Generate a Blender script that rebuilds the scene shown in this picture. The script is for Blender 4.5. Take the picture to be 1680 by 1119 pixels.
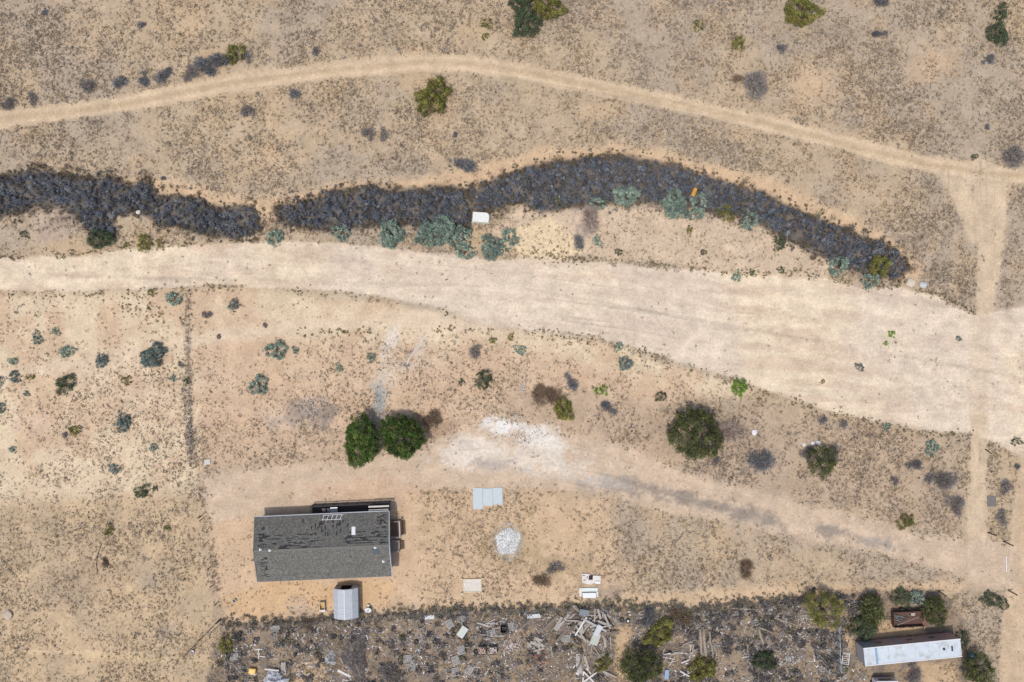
import bpy, math, random
import numpy as np
from mathutils import Vector, Matrix

# ------------------------------------------------------------------ camera, sky, sun, exposure
for o in list(bpy.data.objects):
    bpy.data.objects.remove(o)
scene = bpy.context.scene
C = scene.collection
S = 0.085            # metres on the ground per photograph pixel (pallets 1.2 m, tyres 0.63 m)
H = 111.0            # camera height: 28 mm equivalent drone lens looking straight down
cam_d = bpy.data.cameras.new('camera')
cam_d.lens = 28.0
cam_d.sensor_width = 36.0
cam_d.clip_start = 0.5
cam_d.clip_end = 3000
cam = bpy.data.objects.new('camera', cam_d)
cam.location = (0, 0, H)
cam.rotation_euler = (0, 0, 0)
C.objects.link(cam)
scene.camera = cam

SUN_EL, SUN_AZ = math.radians(72), math.radians(220)      # azimuth clockwise from +Y: sun in the south-west
sdir = Vector((math.sin(SUN_AZ) * math.cos(SUN_EL), math.cos(SUN_AZ) * math.cos(SUN_EL), math.sin(SUN_EL)))
world = bpy.data.worlds.new('World')
scene.world = world
world.use_nodes = True
wn = world.node_tree
bg = wn.nodes['Background']
sky = wn.nodes.new('ShaderNodeTexSky')
sky.sky_type = 'NISHITA'
sky.sun_disc = False
sky.sun_elevation = SUN_EL
sky.sun_rotation = SUN_AZ
sky.dust_density = 3.0
sky.air_density = 1.0
wn.links.new(sky.outputs[0], bg.inputs[0])
bg.inputs[1].default_value = 0.15
sun_d = bpy.data.lights.new('sun', 'SUN')
sun_d.energy = 2.6
sun_d.angle = math.radians(2.5)
sun_d.color = (1.0, 0.965, 0.91)
sun = bpy.data.objects.new('sun', sun_d)
sun.rotation_euler = (-sdir).to_track_quat('-Z', 'Y').to_euler()
sun.location = (0, 0, 60)
C.objects.link(sun)
scene.view_settings.view_transform = 'Standard'
scene.view_settings.look = 'None'
scene.view_settings.gamma = 1.0
scene.view_settings.use_curve_mapping = False
scene.view_settings.exposure = 0.2

rng = np.random.default_rng(7)
random.seed(7)
PI = math.pi
ALB = 0.66           # photograph colour -> base colour

# ------------------------------------------------------------------ helpers
def lin(c):
    c = np.asarray(c, float) / 255.0
    return np.where(c <= 0.04045, c / 12.92, ((c + 0.055) / 1.055) ** 2.4)
def K(*c):
    return lin(c) * ALB
def tag(o, label=None, cat=None, group=None, kind=None):
    if label: o['label'] = label
    if cat: o['category'] = cat
    if group: o['group'] = group
    if kind: o['kind'] = kind
    return o
def thing(name, label, cat, loc=(0, 0, 0), rz=0.0, group=None):
    o = bpy.data.objects.new(name, None)
    o.empty_display_size = 0.3
    C.objects.link(o)
    o.location = loc
    o.rotation_euler = (0, 0, rz)
    return tag(o, label, cat, group)
def obj(name, mesh, parent=None, loc=(0, 0, 0), rot=(0, 0, 0), scale=(1, 1, 1)):
    o = bpy.data.objects.new(name, mesh)
    C.objects.link(o)
    o.parent = parent
    o.location = loc
    o.rotation_euler = rot
    o.scale = scale
    return o
def np_mesh(name, verts, faces, mat=None, col=None, corner=None, smooth=False):
    """verts (n,3), faces (m,k) numpy arrays; col per-vertex rgb"""
    me = bpy.data.meshes.new(name)
    n, (m, k) = len(verts), faces.shape
    me.vertices.add(n)
    me.vertices.foreach_set('co', np.ascontiguousarray(verts, np.float32).ravel())
    me.loops.add(m * k)
    me.loops.foreach_set('vertex_index', np.ascontiguousarray(faces, np.int32).ravel())
    me.polygons.add(m)
    me.polygons.foreach_set('loop_start', np.arange(0, m * k, k, dtype=np.int32))
    if smooth:
        me.polygons.foreach_set('use_smooth', np.ones(m, bool))
    if col is not None:
        a = me.color_attributes.new('Col', 'FLOAT_COLOR', 'POINT')
        rgba = np.ones((n, 4), np.float32)
        rgba[:, :3] = col
        a.data.foreach_set('color', rgba.ravel())
    me.update(calc_edges=True)
    if mat: me.materials.append(mat)
    return me

class MB:
    """collects boxes, bars and tubes into one mesh"""
    def __init__(self): self.v, self.f = [], []
    def add(self, vs, fs):
        b = len(self.v); self.v += [tuple(p) for p in vs]; self.f += [tuple(b + i for i in q) for q in fs]; return self
    def box(self, x0, x1, y0, y1, z0, z1, M=None):
        vs = [Vector(p) for p in ((x0,y0,z0),(x1,y0,z0),(x1,y1,z0),(x0,y1,z0),(x0,y0,z1),(x1,y0,z1),(x1,y1,z1),(x0,y1,z1))]
        if M is not None: vs = [M @ p for p in vs]
        return self.add(vs, [(0,3,2,1),(4,5,6,7),(0,1,5,4),(1,2,6,5),(2,3,7,6),(3,0,4,7)])
    def bar(self, a, b, w, t):
        a, b = Vector(a), Vector(b); d = (b - a); L = d.length
        M = Matrix.Translation(a) @ d.to_track_quat('X', 'Z').to_matrix().to_4x4()
        return self.box(0, L, -w/2, w/2, -t/2, t/2, M)
    def tube(self, pts, rad, n=6, caps=True):
        pts = [Vector(p) for p in pts]
        if not hasattr(rad, '__len__'): rad = [rad] * len(pts)
        vs = []
        for i, p in enumerate(pts):
            d = (pts[min(i+1, len(pts)-1)] - pts[max(i-1, 0)]).normalized()
            q = d.to_track_quat('Z', 'X')
            for k in range(n):
                a = 2*PI*k/n
                vs.append(p + q @ Vector((math.cos(a)*rad[i], math.sin(a)*rad[i], 0)))
        fs = [(i*n+k, i*n+(k+1)%n, (i+1)*n+(k+1)%n, (i+1)*n+k) for i in range(len(pts)-1) for k in range(n)]
        if caps: fs += [tuple(range(n-1, -1, -1)), tuple((len(pts)-1)*n+k for k in range(n))]
        return self.add(vs, fs)
    def lathe(self, prof, n=20, c=(0, 0, 0)):
        vs = [(c[0]+r*math.cos(2*PI*k/n), c[1]+r*math.sin(2*PI*k/n), c[2]+z) for r, z in prof for k in range(n)]
        fs = [(i*n+k, i*n+(k+1)%n, (i+1)*n+(k+1)%n, (i+1)*n+k) for i in range(len(prof)-1) for k in range(n)]
        return self.add(vs, fs)
    def mesh(self, name, mat, bevel=0.0, smooth=False):
        me = bpy.data.meshes.new(name)
        me.from_pydata(self.v, [], self.f)
        if bevel:
            import bmesh
            bm = bmesh.new(); bm.from_mesh(me)
            bmesh.ops.bevel(bm, geom=list(bm.edges), offset=bevel, segments=2, affect='EDGES', profile=0.5)
            bm.to_mesh(me); bm.free()
        if smooth:
            me.polygons.foreach_set('use_smooth', [True]*len(me.polygons))
        me.materials.append(mat)
        me.update()
        return me
    def build(self, name, mat, parent=None, bevel=0.0, smooth=False, **kw):
        return obj(name, self.mesh(name, mat, bevel, smooth), parent, **kw)

# ------------------------------------------------------------------ materials
def mat_base(name):
    m = bpy.data.materials.new(name); m.use_nodes = True
    return m, m.node_tree, m.node_tree.nodes['Principled BSDF']
def mat(name, rgb, rough=0.8, var=0.25, scale=6.0, metal=0.0, stain=None, stain_amt=0.0, stain_scale=2.0, bump=0.0):
    """procedural: base colour broken by two noises and an optional stain colour"""
    m, t, p = mat_base(name)
    N, L = t.nodes, t.links
    tc = N.new('ShaderNodeTexCoord')
    oi = N.new('ShaderNodeObjectInfo')
    addv = N.new('ShaderNodeVectorMath'); addv.operation = 'ADD'
    mulr = N.new('ShaderNodeMath'); mulr.operation = 'MULTIPLY'; mulr.inputs[1].default_value = 37.0
    L.new(oi.outputs['Random'], mulr.inputs[0])
    L.new(tc.outputs['Object'], addv.inputs[0]); L.new(mulr.outputs[0], addv.inputs[1])
    nz = N.new('ShaderNodeTexNoise'); nz.inputs['Scale'].default_value = scale; nz.inputs['Detail'].default_value = 6
    nz.inputs['Roughness'].default_value = 0.65
    L.new(addv.outputs[0], nz.inputs['Vector'])
    mr = N.new('ShaderNodeMapRange')
    mr.inputs['From Min'].default_value = 0.25; mr.inputs['From Max'].default_value = 0.75
    mr.inputs['To Min'].default_value = 1 - var; mr.inputs['To Max'].default_value = 1 + var
    L.new(nz.outputs['Fac'], mr.inputs['Value'])
    mx = N.new('ShaderNodeMix'); mx.data_type = 'RGBA'; mx.blend_type = 'MULTIPLY'
    mx.inputs['Factor'].default_value = 1.0
    mx.inputs['A'].default_value = (*[float(x) for x in rgb], 1)
    L.new(mr.outputs[0], mx.inputs['B'])
    out = mx.outputs['Result']
    if stain is not None:
        n2 = N.new('ShaderNodeTexNoise'); n2.inputs['Scale'].default_value = stain_scale; n2.inputs['Detail'].default_value = 8
        n2.inputs['Roughness'].default_value = 0.7
        L.new(addv.outputs[0], n2.inputs['Vector'])
        r2 = N.new('ShaderNodeMapRange'); r2.inputs['From Min'].default_value = 0.5; r2.inputs['From Max'].default_value = 0.68
        r2.inputs['To Max'].default_value = stain_amt
        L.new(n2.outputs['Fac'], r2.inputs['Value'])
        m2 = N.new('ShaderNodeMix'); m2.data_type = 'RGBA'
        L.new(r2.outputs[0], m2.inputs['Factor']); L.new(out, m2.inputs['A'])
        m2.inputs['B'].default_value = (*[float(x) for x in stain], 1)
        out = m2.outputs['Result']
    L.new(out, p.inputs['Base Color'])
    p.inputs['Roughness'].default_value = rough
    p.inputs['Metallic'].default_value = metal
    if bump:
        b = N.new('ShaderNodeBump'); b.inputs['Strength'].default_value = bump; b.inputs['Distance'].default_value = 0.03
        L.new(nz.outputs['Fac'], b.inputs['Height']); L.new(b.outputs[0], p.inputs['Normal'])
    return m
def mat_attr(name, rough=0.85, trans=0.0, var=0.0):
    """base colour from the mesh's own colour attribute (each leaf / twig / stone its colour), optional leaf translucency"""
    m, t, p = mat_base(name)
    N, L = t.nodes, t.links
    a = N.new('ShaderNodeAttribute'); a.attribute_name = 'Col'
    hs = N.new('ShaderNodeHueSaturation')
    oi = N.new('ShaderNodeObjectInfo')
    mr = N.new('ShaderNodeMapRange'); mr.inputs['To Min'].default_value = 1 - var; mr.inputs['To Max'].default_value = 1 + var
    L.new(oi.outputs['Random'], mr.inputs['Value']); L.new(mr.outputs[0], hs.inputs['Value'])
    L.new(a.outputs['Color'], hs.inputs['Color'])
    L.new(hs.outputs[0], p.inputs['Base Color'])
    p.inputs['Roughness'].default_value = rough
    p.inputs['Specular IOR Level'].default_value = 0.25
    if trans:
        tr = N.new('ShaderNodeBsdfTranslucent'); L.new(hs.outputs[0], tr.inputs['Color'])
        ms = N.new('ShaderNodeMixShader'); ms.inputs[0].default_value = trans
        L.new(p.outputs[0], ms.inputs[1]); L.new(tr.outputs[0], ms.inputs[2])
        L.new(ms.outputs[0], N['Material Output'].inputs['Surface'])
    return m
def soil_material():
    m, t, p = mat_base('soil')
    N, L = t.nodes, t.links
    a = N.new('ShaderNodeAttribute'); a.attribute_name = 'Col'
    tc = N.new('ShaderNodeTexCoord')
    def noise(sc, det, ro):
        n = N.new('ShaderNodeTexNoise'); n.inputs['Scale'].default_value = sc; n.inputs['Detail'].default_value = det
        n.inputs['Roughness'].default_value = ro; L.new(tc.outputs['Object'], n.inputs['Vector']); return n
    def rng_(src, a0, a1, b0, b1):
        r = N.new('ShaderNodeMapRange'); r.inputs['From Min'].default_value = a0; r.inputs['From Max'].default_value = a1
        r.inputs['To Min'].default_value = b0; r.inputs['To Max'].default_value = b1; L.new(src, r.inputs['Value']); return r
    def mul(c, f):
        x = N.new('ShaderNodeMix'); x.data_type = 'RGBA'; x.blend_type = 'MULTIPLY'; x.inputs['Factor'].default_value = 1
        L.new(c, x.inputs['A']); L.new(f, x.inputs['B']); return x.outputs['Result']
    n1 = noise(3.2, 8, 0.72); n2 = noise(0.45, 5, 0.6)
    c = mul(a.outputs['Color'], rng_(n1.outputs['Fac'], 0.3, 0.7, 0.78, 1.20).outputs[0])
    c = mul(c, rng_(n2.outputs['Fac'], 0.3, 0.7, 0.93, 1.07).outputs[0])
    # pebbles and clods: scattered small dark and pale specks
    vo = N.new('ShaderNodeTexVoronoi'); vo.inputs['Scale'].default_value = 2.6; L.new(tc.outputs['Object'], vo.inputs['Vector'])
    sp = rng_(vo.outputs['Distance'], 0.07, 0.16, 1.0, 0.0)
    sel = N.new('ShaderNodeSeparateColor'); L.new(vo.outputs['Color'], sel.inputs[0])
    g1 = rng_(sel.outputs[0], 0.62, 0.66, 0.0, 0.55)
    pm = N.new('ShaderNodeMath'); pm.operation = 'MULTIPLY'; L.new(sp.outputs[0], pm.inputs[0]); L.new(g1.outputs[0], pm.inputs[1])
    at2 = N.new('ShaderNodeAttribute'); at2.attribute_name = 'Peb'
    pm2 = N.new('ShaderNodeMath'); pm2.operation = 'MULTIPLY'; L.new(pm.outputs[0], pm2.inputs[0]); L.new(at2.outputs['Fac'], pm2.inputs[1])
    x = N.new('ShaderNodeMix'); x.data_type = 'RGBA'; L.new(pm2.outputs[0], x.inputs['Factor']); L.new(c, x.inputs['A'])
    x.inputs['B'].default_value = (0.10, 0.08, 0.065, 1)
    # dead plant litter between the tufts
    n4 = noise(1.9, 6, 0.75); n5 = noise(0.6, 3, 0.6)
    ad = N.new('ShaderNodeMath'); ad.operation = 'MULTIPLY_ADD'; ad.inputs[1].default_value = 0.6; L.new(n5.outputs['Fac'], ad.inputs[0]); L.new(n4.outputs['Fac'], ad.inputs[2])
    lt = rng_(ad.outputs[0], 0.80, 0.96, 0.0, 0.62)
    at3 = N.new('ShaderNodeAttribute'); at3.attribute_name = 'Veg'
    lm = N.new('ShaderNodeMath'); lm.operation = 'MULTIPLY'; L.new(lt.outputs[0], lm.inputs[0]); L.new(at3.outputs['Fac'], lm.inputs[1])
    x2 = N.new('ShaderNodeMix'); x2.data_type = 'RGBA'; L.new(lm.outputs[0], x2.inputs['Factor']); L.new(x.outputs['Result'], x2.inputs['A'])
    x2.inputs['B'].default_value = (0.16, 0.13, 0.10, 1)
    # ruts and flow lines drawn out along the tracks and the wash
    au, av, am = [N.new('ShaderNodeAttribute') for _ in range(3)]
    au.attribute_name, av.attribute_name, am.attribute_name = 'FU', 'FV', 'FM'
    def streak(su, sv, det, lo, hi, b0, b1, seed):
        cb = N.new('ShaderNodeCombineXYZ')
        for (src, k, i_) in ((au, su, 0), (av, sv, 1)):
            mm = N.new('ShaderNodeMath'); mm.operation = 'MULTIPLY'; mm.inputs[1].default_value = k; L.new(src.outputs['Fac'], mm.inputs[0]); L.new(mm.outputs[0], cb.inputs[i_])
        cb.inputs[2].default_value = seed
        nn = N.new('ShaderNodeTexNoise'); nn.inputs['Scale'].default_value = 1; nn.inputs['Detail'].default_value = det; nn.inputs['Roughness'].default_value = .6; nn.inputs['Distortion'].default_value = .3
        L.new(cb.outputs[0], nn.inputs['Vector']); return rng_(nn.outputs['Fac'], lo, hi, b0, b1)
    s1 = streak(.07, .8, 4, .3, .7, .94, 1.05, 1.3); s2 = streak(.03, 1.3, 1.5, .655, .69, 1.0, .87, 8.1); s3 = streak(.45, .8, 6, .3, .7, .90, 1.08, 4.4)
    cc_ = x2.outputs['Result']
    for sx_n in (s1, s2, s3):
        mm = N.new('ShaderNodeMix'); mm.data_type = 'RGBA'; mm.blend_type = 'MULTIPLY'
        L.new(am.outputs['Fac'], mm.inputs['Factor']); L.new(cc_, mm.inputs['A']); L.new(sx_n.outputs[0], mm.inputs['B']); cc_ = mm.outputs['Result']
    L.new(cc_, p.inputs['Base Color'])
    p.inputs['Roughness'].default_value = 0.95
    p.inputs['Specular IOR Level'].default_value = 0.15
    b = N.new('ShaderNodeBump'); b.inputs['Strength'].default_value = 0.55; b.inputs['Distance'].default_value = 0.05
    L.new(n1.outputs['Fac'], b.inputs['Height']); L.new(b.outputs[0], p.inputs['Normal'])
    return m

# ------------------------------------------------------------------ terrain maps, laid out in photograph pixels on the ground plane
step = 0.22
fx = np.arange(-79.4, 79.41, step); fy = np.arange(-55.6, 55.61, step)
xs = np.concatenate([[-900, -400, -200, -110], fx, [110, 200, 400, 900]])
ys = np.concatenate([[-900, -400, -200, -80], fy, [80, 200, 400, 900]])
GX, GY = np.meshgrid(xs, ys)
PX, PY = GX / S + 840.0, 559.5 - GY / S
def W(px, py): return ((px - 840.0) * S, (559.5 - py) * S)

def vnoise(x, y, cell, seed):
    r = np.random.default_rng(seed); T = r.random((256, 256))
    u, v = x / cell, y / cell
    i, j = np.floor(u).astype(int), np.floor(v).astype(int)
    a, b = u - i, v - j
    a, b = a*a*(3-2*a), b*b*(3-2*b)
    g = lambda ii, jj: T[ii % 256, jj % 256]
    return (g(i, j)*(1-a) + g(i+1, j)*a)*(1-b) + (g(i, j+1)*(1-a) + g(i+1, j+1)*a)*b
def fbm(x, y, cell, seed, octv=4, gain=0.55):
    s, amp, tot = 0, 1, 0
    for k in range(octv):
        s = s + amp*vnoise(x, y, cell/2**k, seed+k); tot += amp; amp *= gain
    return s/tot
def sstep(x, a, b):
    t = np.clip((x-a)/(b-a), 0, 1); return t*t*(3-2*t)
def seg_dist(pts, px, py, closed=False):
    d = np.full(px.shape, 1e9)
    n = len(pts)
    for i in range(n if closed else n-1):
        (ax, ay), (bx, by) = pts[i][:2], pts[(i+1) % n][:2]
        vx, vy = bx-ax, by-ay
        t = np.clip(((px-ax)*vx + (py-ay)*vy)/(vx*vx+vy*vy+1e-9), 0, 1)
        d = np.minimum(d, np.hypot(px-ax-t*vx, py-ay-t*vy))
    return d
def inside(pts, px, py):
    c = np.zeros(px.shape, bool); n = len(pts)
    for i in range(n):
        (ax, ay), (bx, by) = pts[i], pts[(i+1) % n]
        if ay == by: continue
        c ^= ((ay > py) != (by > py)) & (px < (bx-ax)*(py-ay)/(by-ay)+ax)
    return c
def sdf(pts, px, py):
    d = seg_dist(pts, px, py, True)
    return np.where(inside(pts, px, py), -d, d)
WOB = (fbm(PX, PY, 60, 11, 5) - 0.5)*26 + (fbm(PX, PY, 9, 12, 3) - 0.5)*9
def region(pts, soft=6, wob=1.0):
    return 1 - sstep(sdf(pts, PX, PY) + WOB*wob, -soft, soft)
def stroke(pts, soft=4, wob=0.35):
    """pts (x, y, half width)"""
    best = np.full(PX.shape, 1e9)
    for i in range(len(pts)-1):
        (ax, ay, aw), (bx, by, bw) = pts[i], pts[i+1]
        vx, vy = bx-ax, by-ay
        t = np.clip(((PX-ax)*vx + (PY-ay)*vy)/(vx*vx+vy*vy), 0, 1)
        best = np.minimum(best, np.hypot(PX-ax-t*vx, PY-ay-t*vy) - (aw+t*(bw-aw)))
    return 1 - sstep(best + WOB*wob, -soft, soft)
def lerp(A, B, m):
    return A*(1-m[..., None]) + np.asarray(B)*m[..., None] if A.ndim == 3 else A*(1-m) + B*m

track_pts = [(-120,216,16),(0,197,15),(187,173,15),(380,137,16),(560,114,17),(690,103,17),(770,105,15),(860,119,14),(1000,147,14),(1120,172,15),
             (1220,195,14),(1320,219,13),(1420,245,14),(1520,270,15),(1610,284,15),(1680,290,13),(1800,300,13)]
road_r_pts = [(1700,640,16),(1692,720,18),(1686,820,24),(1680,920,26),(1672,1020,28),(1668,1119,30),(1664,1250,32)]
lane_v_pts = [(1612,285,26),(1622,340,30),(1626,400,22),(1618,470,18),(1612,540,16),(1606,640,16),(1607,720,16),(1603,800,16),(1600,905,18)]
flare = [(1528,280),(1550,312),(1575,355),(1592,400),(1650,400),(1655,300),(1640,272)]
wash_up = [(-140,432),(0,424),(60,423),(133,419),(200,409),(250,408),(330,400),(460,398),(560,401),(640,405),(740,417),(800,427),(860,423),(960,427),(1050,436),
           (1120,441),(1200,450),(1280,451),(1350,456),(1420,474),(1470,471),(1540,486),(1575,505),(1600,516),(1650,508),(1700,498),(1820,490)]
wash_lo = [(1820,800),(1700,760),(1660,742),(1628,728),(1590,711),(1530,710),(1450,694),(1350,672),(1280,650),(1200,621),(1120,598),(1040,570),(960,551),(850,539),
           (790,534),(750,516),(700,502),(640,490),(560,479),(450,473),(380,467),(310,470),(260,473),(150,479),(0,479),(-140,484)]
wash = wash_up + wash_lo
lane2_pts = [(-120,640,12),(0,612,10),(150,596,10),(300,560,9),(380,549,10),(480,540,10),(600,530,13),(700,525,16),(800,530,14)]
drive = [(332,790),(350,775),(420,766),(560,758),(690,742),(722,716),(800,692),(880,700),(960,715),(1040,740),(1120,775),(1240,806),(1320,826),(1440,855),
         (1520,879),(1600,884),(1668,900),(1668,965),(1600,957),(1540,933),(1440,909),(1330,889),(1220,863),(1120,846),(1060,831),(1000,816),(900,800),(780,800),
         (660,806),(655,830),(520,826),(415,848),(345,858)]
yard = [(330,840),(420,836),(660,800),(690,830),(700,920),(690,1000),(560,1014),(366,1022),(350,950)]
yard_e = [(650,800),(900,800),(1010,818),(1010,985),(700,998),(650,1000)]
south_strip = [(690,985),(1000,975),(1330,960),(1560,950),(1600,960),(1540,978),(1330,985),(1120,1000),(690,1006)]
junk = [(362,1032),(450,1026),(560,1018),(700,1006),(850,1000),(1000,994),(1130,1000),(1330,976),(1400,968),(1540,966),(1575,1010),(1600,1060),(1625,1119),(1640,1240),(320,1240),(345,1080)]
thick_l = [(-60,280),(0,284),(60,274),(95,284),(140,290),(185,286),(212,300),(240,296),(262,318),(310,322),(365,338),(405,334),(428,352),(424,380),(380,390),(335,388),
           (300,372),(262,372),(240,350),(188,352),(186,386),(150,384),(132,362),(95,342),(60,340),(30,352),(-60,345)]
thick_m = [(447,340),(480,332),(545,316),(600,306),(660,308),(720,304),(770,312),(770,345),(772,372),(745,375),(690,368),(640,370),(575,376),(500,376),(462,366)]
thick_r = [(768,318),(820,290),(870,272),(930,262),(990,252),(1040,256),(1090,268),(1140,278),(1190,300),(1250,316),(1300,340),(1360,364),(1410,384),(1455,398),(1490,420),(1497,440),
           (1470,458),(1420,452),(1372,434),(1320,404),(1255,372),(1205,352),(1160,345),(1100,335),(1050,330),(990,336),(930,340),(880,346),(850,330),(800,348),(772,352)]
bank_n = [(160,300),(240,290),(330,312),(420,328),(520,312),(640,296),(720,290),(800,268),(900,244),(1000,236),(1100,250),(1200,274),(1300,312),(1400,360),(1480,400),(1515,440),(1500,470),
          (1420,440),(1300,370),(1150,300),(1000,270),(860,290),(700,315),(520,340),(440,360),(400,345),(300,330),(200,305)]
bank_s = [(850,340),(1000,338),(1100,345),(1200,360),(1300,395),(1370,440),(1340,455),(1200,447),(1050,433),(900,420),(820,410),(800,380)]

m_track = stroke(track_pts); m_roadr = stroke(road_r_pts); m_lanev = np.maximum(stroke(lane_v_pts), region(flare, 6, 0.4))
m_wash = region(wash, 3, 0.28); m_lane2 = stroke(lane2_pts, 9, 0.5); m_drive = region(drive, 7, 0.6)
m_yard = region(yard, 16, 1.2); m_yarde = region(yard_e, 26, 1.6); m_strip = region(south_strip, 8, 0.6); m_junk = region(junk, 6, 0.5)
m_thick = np.maximum.reduce([region(p, 5, 0.5) for p in (thick_l, thick_m, thick_r)])
m_bn = region(bank_n, 10, 0.8); m_bs = region(bank_s, 8, 0.8)
m_road = np.maximum.reduce([m_track, m_roadr, m_lanev, m_drive])

# soil colours (what the soil itself is: sand, clay, ash, caliche, trampled dirt; plus painted tree shade)
F = fbm(PX, PY, 160, 21, 5); F2 = fbm(PX, PY, 45, 31, 4); F3 = fbm(PX, PY, 14, 41, 4)
COL = np.zeros(PX.shape + (3,)); COL[:] = K(194, 170, 141)
COL = lerp(COL, K(184, 164, 142), sstep(F, 0.42, 0.62))
COL = lerp(COL, K(210, 176, 136), sstep(F2, 0.5, 0.75)*0.35)
sw = region([(-100,830),(250,790),(335,830),(350,1119),(330,1300),(-100,1300)], 28, 1.5); COL = lerp(COL, lerp(np.zeros(PX.shape+(3,))+K(206,178,144), K(192,168,138), sstep(F2, .4, .65)), sw)
lf = region([(-100,478),(310,472),(560,482),(760,520),(1000,556),(1130,600),(1250,640),(1100,690),(760,690),(330,700),(320,800),(-100,830)], 14)
COL = lerp(COL, lerp(np.zeros(PX.shape+(3,))+K(224,200,168), K(213,183,152), sstep(F2, .4, .65)), lf)
mid = region([(320,560),(560,555),(900,580),(1130,640),(1100,780),(700,740),(560,770),(330,770)], 18)
COL = lerp(COL, K(210, 178, 148), mid*0.75)
COL = lerp(COL, K(190, 165, 140), region([(820,640),(1240,660),(1560,720),(1585,880),(1440,850),(1130,770),(1000,720),(830,690)], 14)*0.75)
COL = lerp(COL, K(212, 180, 145), m_bn); COL = lerp(COL, K(212, 186, 158), m_bs)
COL = lerp(COL, K(232, 206, 168), region([(840,372),(900,362),(940,388),(960,420),(860,424),(820,410)], 6)*0.9)
COL = lerp(COL, K(196, 172, 150), region([(62,360),(90,345),(128,366),(130,395),(70,398),(50,385)], 6)*0.8)
COL = lerp(COL, K(212, 180, 146), m_yarde*.9); COL = lerp(COL, K(214, 182, 150), m_yard*.9); COL = lerp(COL, K(212, 181, 147), m_strip*.9)
COL = lerp(COL, K(218, 178, 132), region([(440,955),(660,950),(640,1000),(380,1012),(372,985)], 10)*0.6)
COL = lerp(COL, lerp(np.zeros(PX.shape+(3,))+K(166, 144, 120), K(132, 118, 106), sstep(F3, .4, .62)), m_junk)
COL = lerp(COL, K(200, 170, 136), m_junk*np.maximum.reduce([region(p, 5, 0.8) for p in (
    [(1008,1030),(1034,1024),(1040,1050),(1030,1119),(1006,1119)], [(1380,1030),(1400,1010),(1402,1050),(1392,1066),(1380,1050)], [(480,1085),(530,1075),(545,1119),(480,1130)],
    [(1420,1020),(1500,1018),(1515,1038),(1430,1046)], [(1490,1090),(1570,1085),(1580,1130),(1480,1130)])]))
# trampled dirt of the tracks with ruts running along them
COL = lerp(COL, K(212, 185, 153), m_track); COL = lerp(COL, K(207, 180, 149), m_roadr); COL = lerp(COL, K(212, 187, 157), m_lanev)
COL = lerp(COL, K(210, 184, 158), m_drive)
d_tr = seg_dist([p[:2] for p in track_pts], PX, PY)
COL = lerp(COL, K(192, 165, 132), m_track*np.exp(-((d_tr-1)/3.5)**2)*0.5)
COL = lerp(COL, K(222, 196, 164), m_track*np.exp(-((d_tr-8)/3)**2)*0.6)
COL = lerp(COL, K(226, 201, 172), m_lane2*0.85)
# the wash: pale sand, streaked along its flow
flow = fbm(PX*0.16 + PY*0.01, PY - 0.05*PX, 12, 51, 4)
sand = lerp(np.zeros(PX.shape+(3,)) + K(233, 211, 182), K(217, 192, 166), sstep(flow, 0.38, 0.68))
sand = lerp(sand, K(224, 204, 186), sstep(F, 0.4, 0.65)*0.5)
COL = lerp(COL, sand, m_wash)
COL = lerp(COL, K(214, 190, 160), m_lanev*m_wash*0.4)
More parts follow.
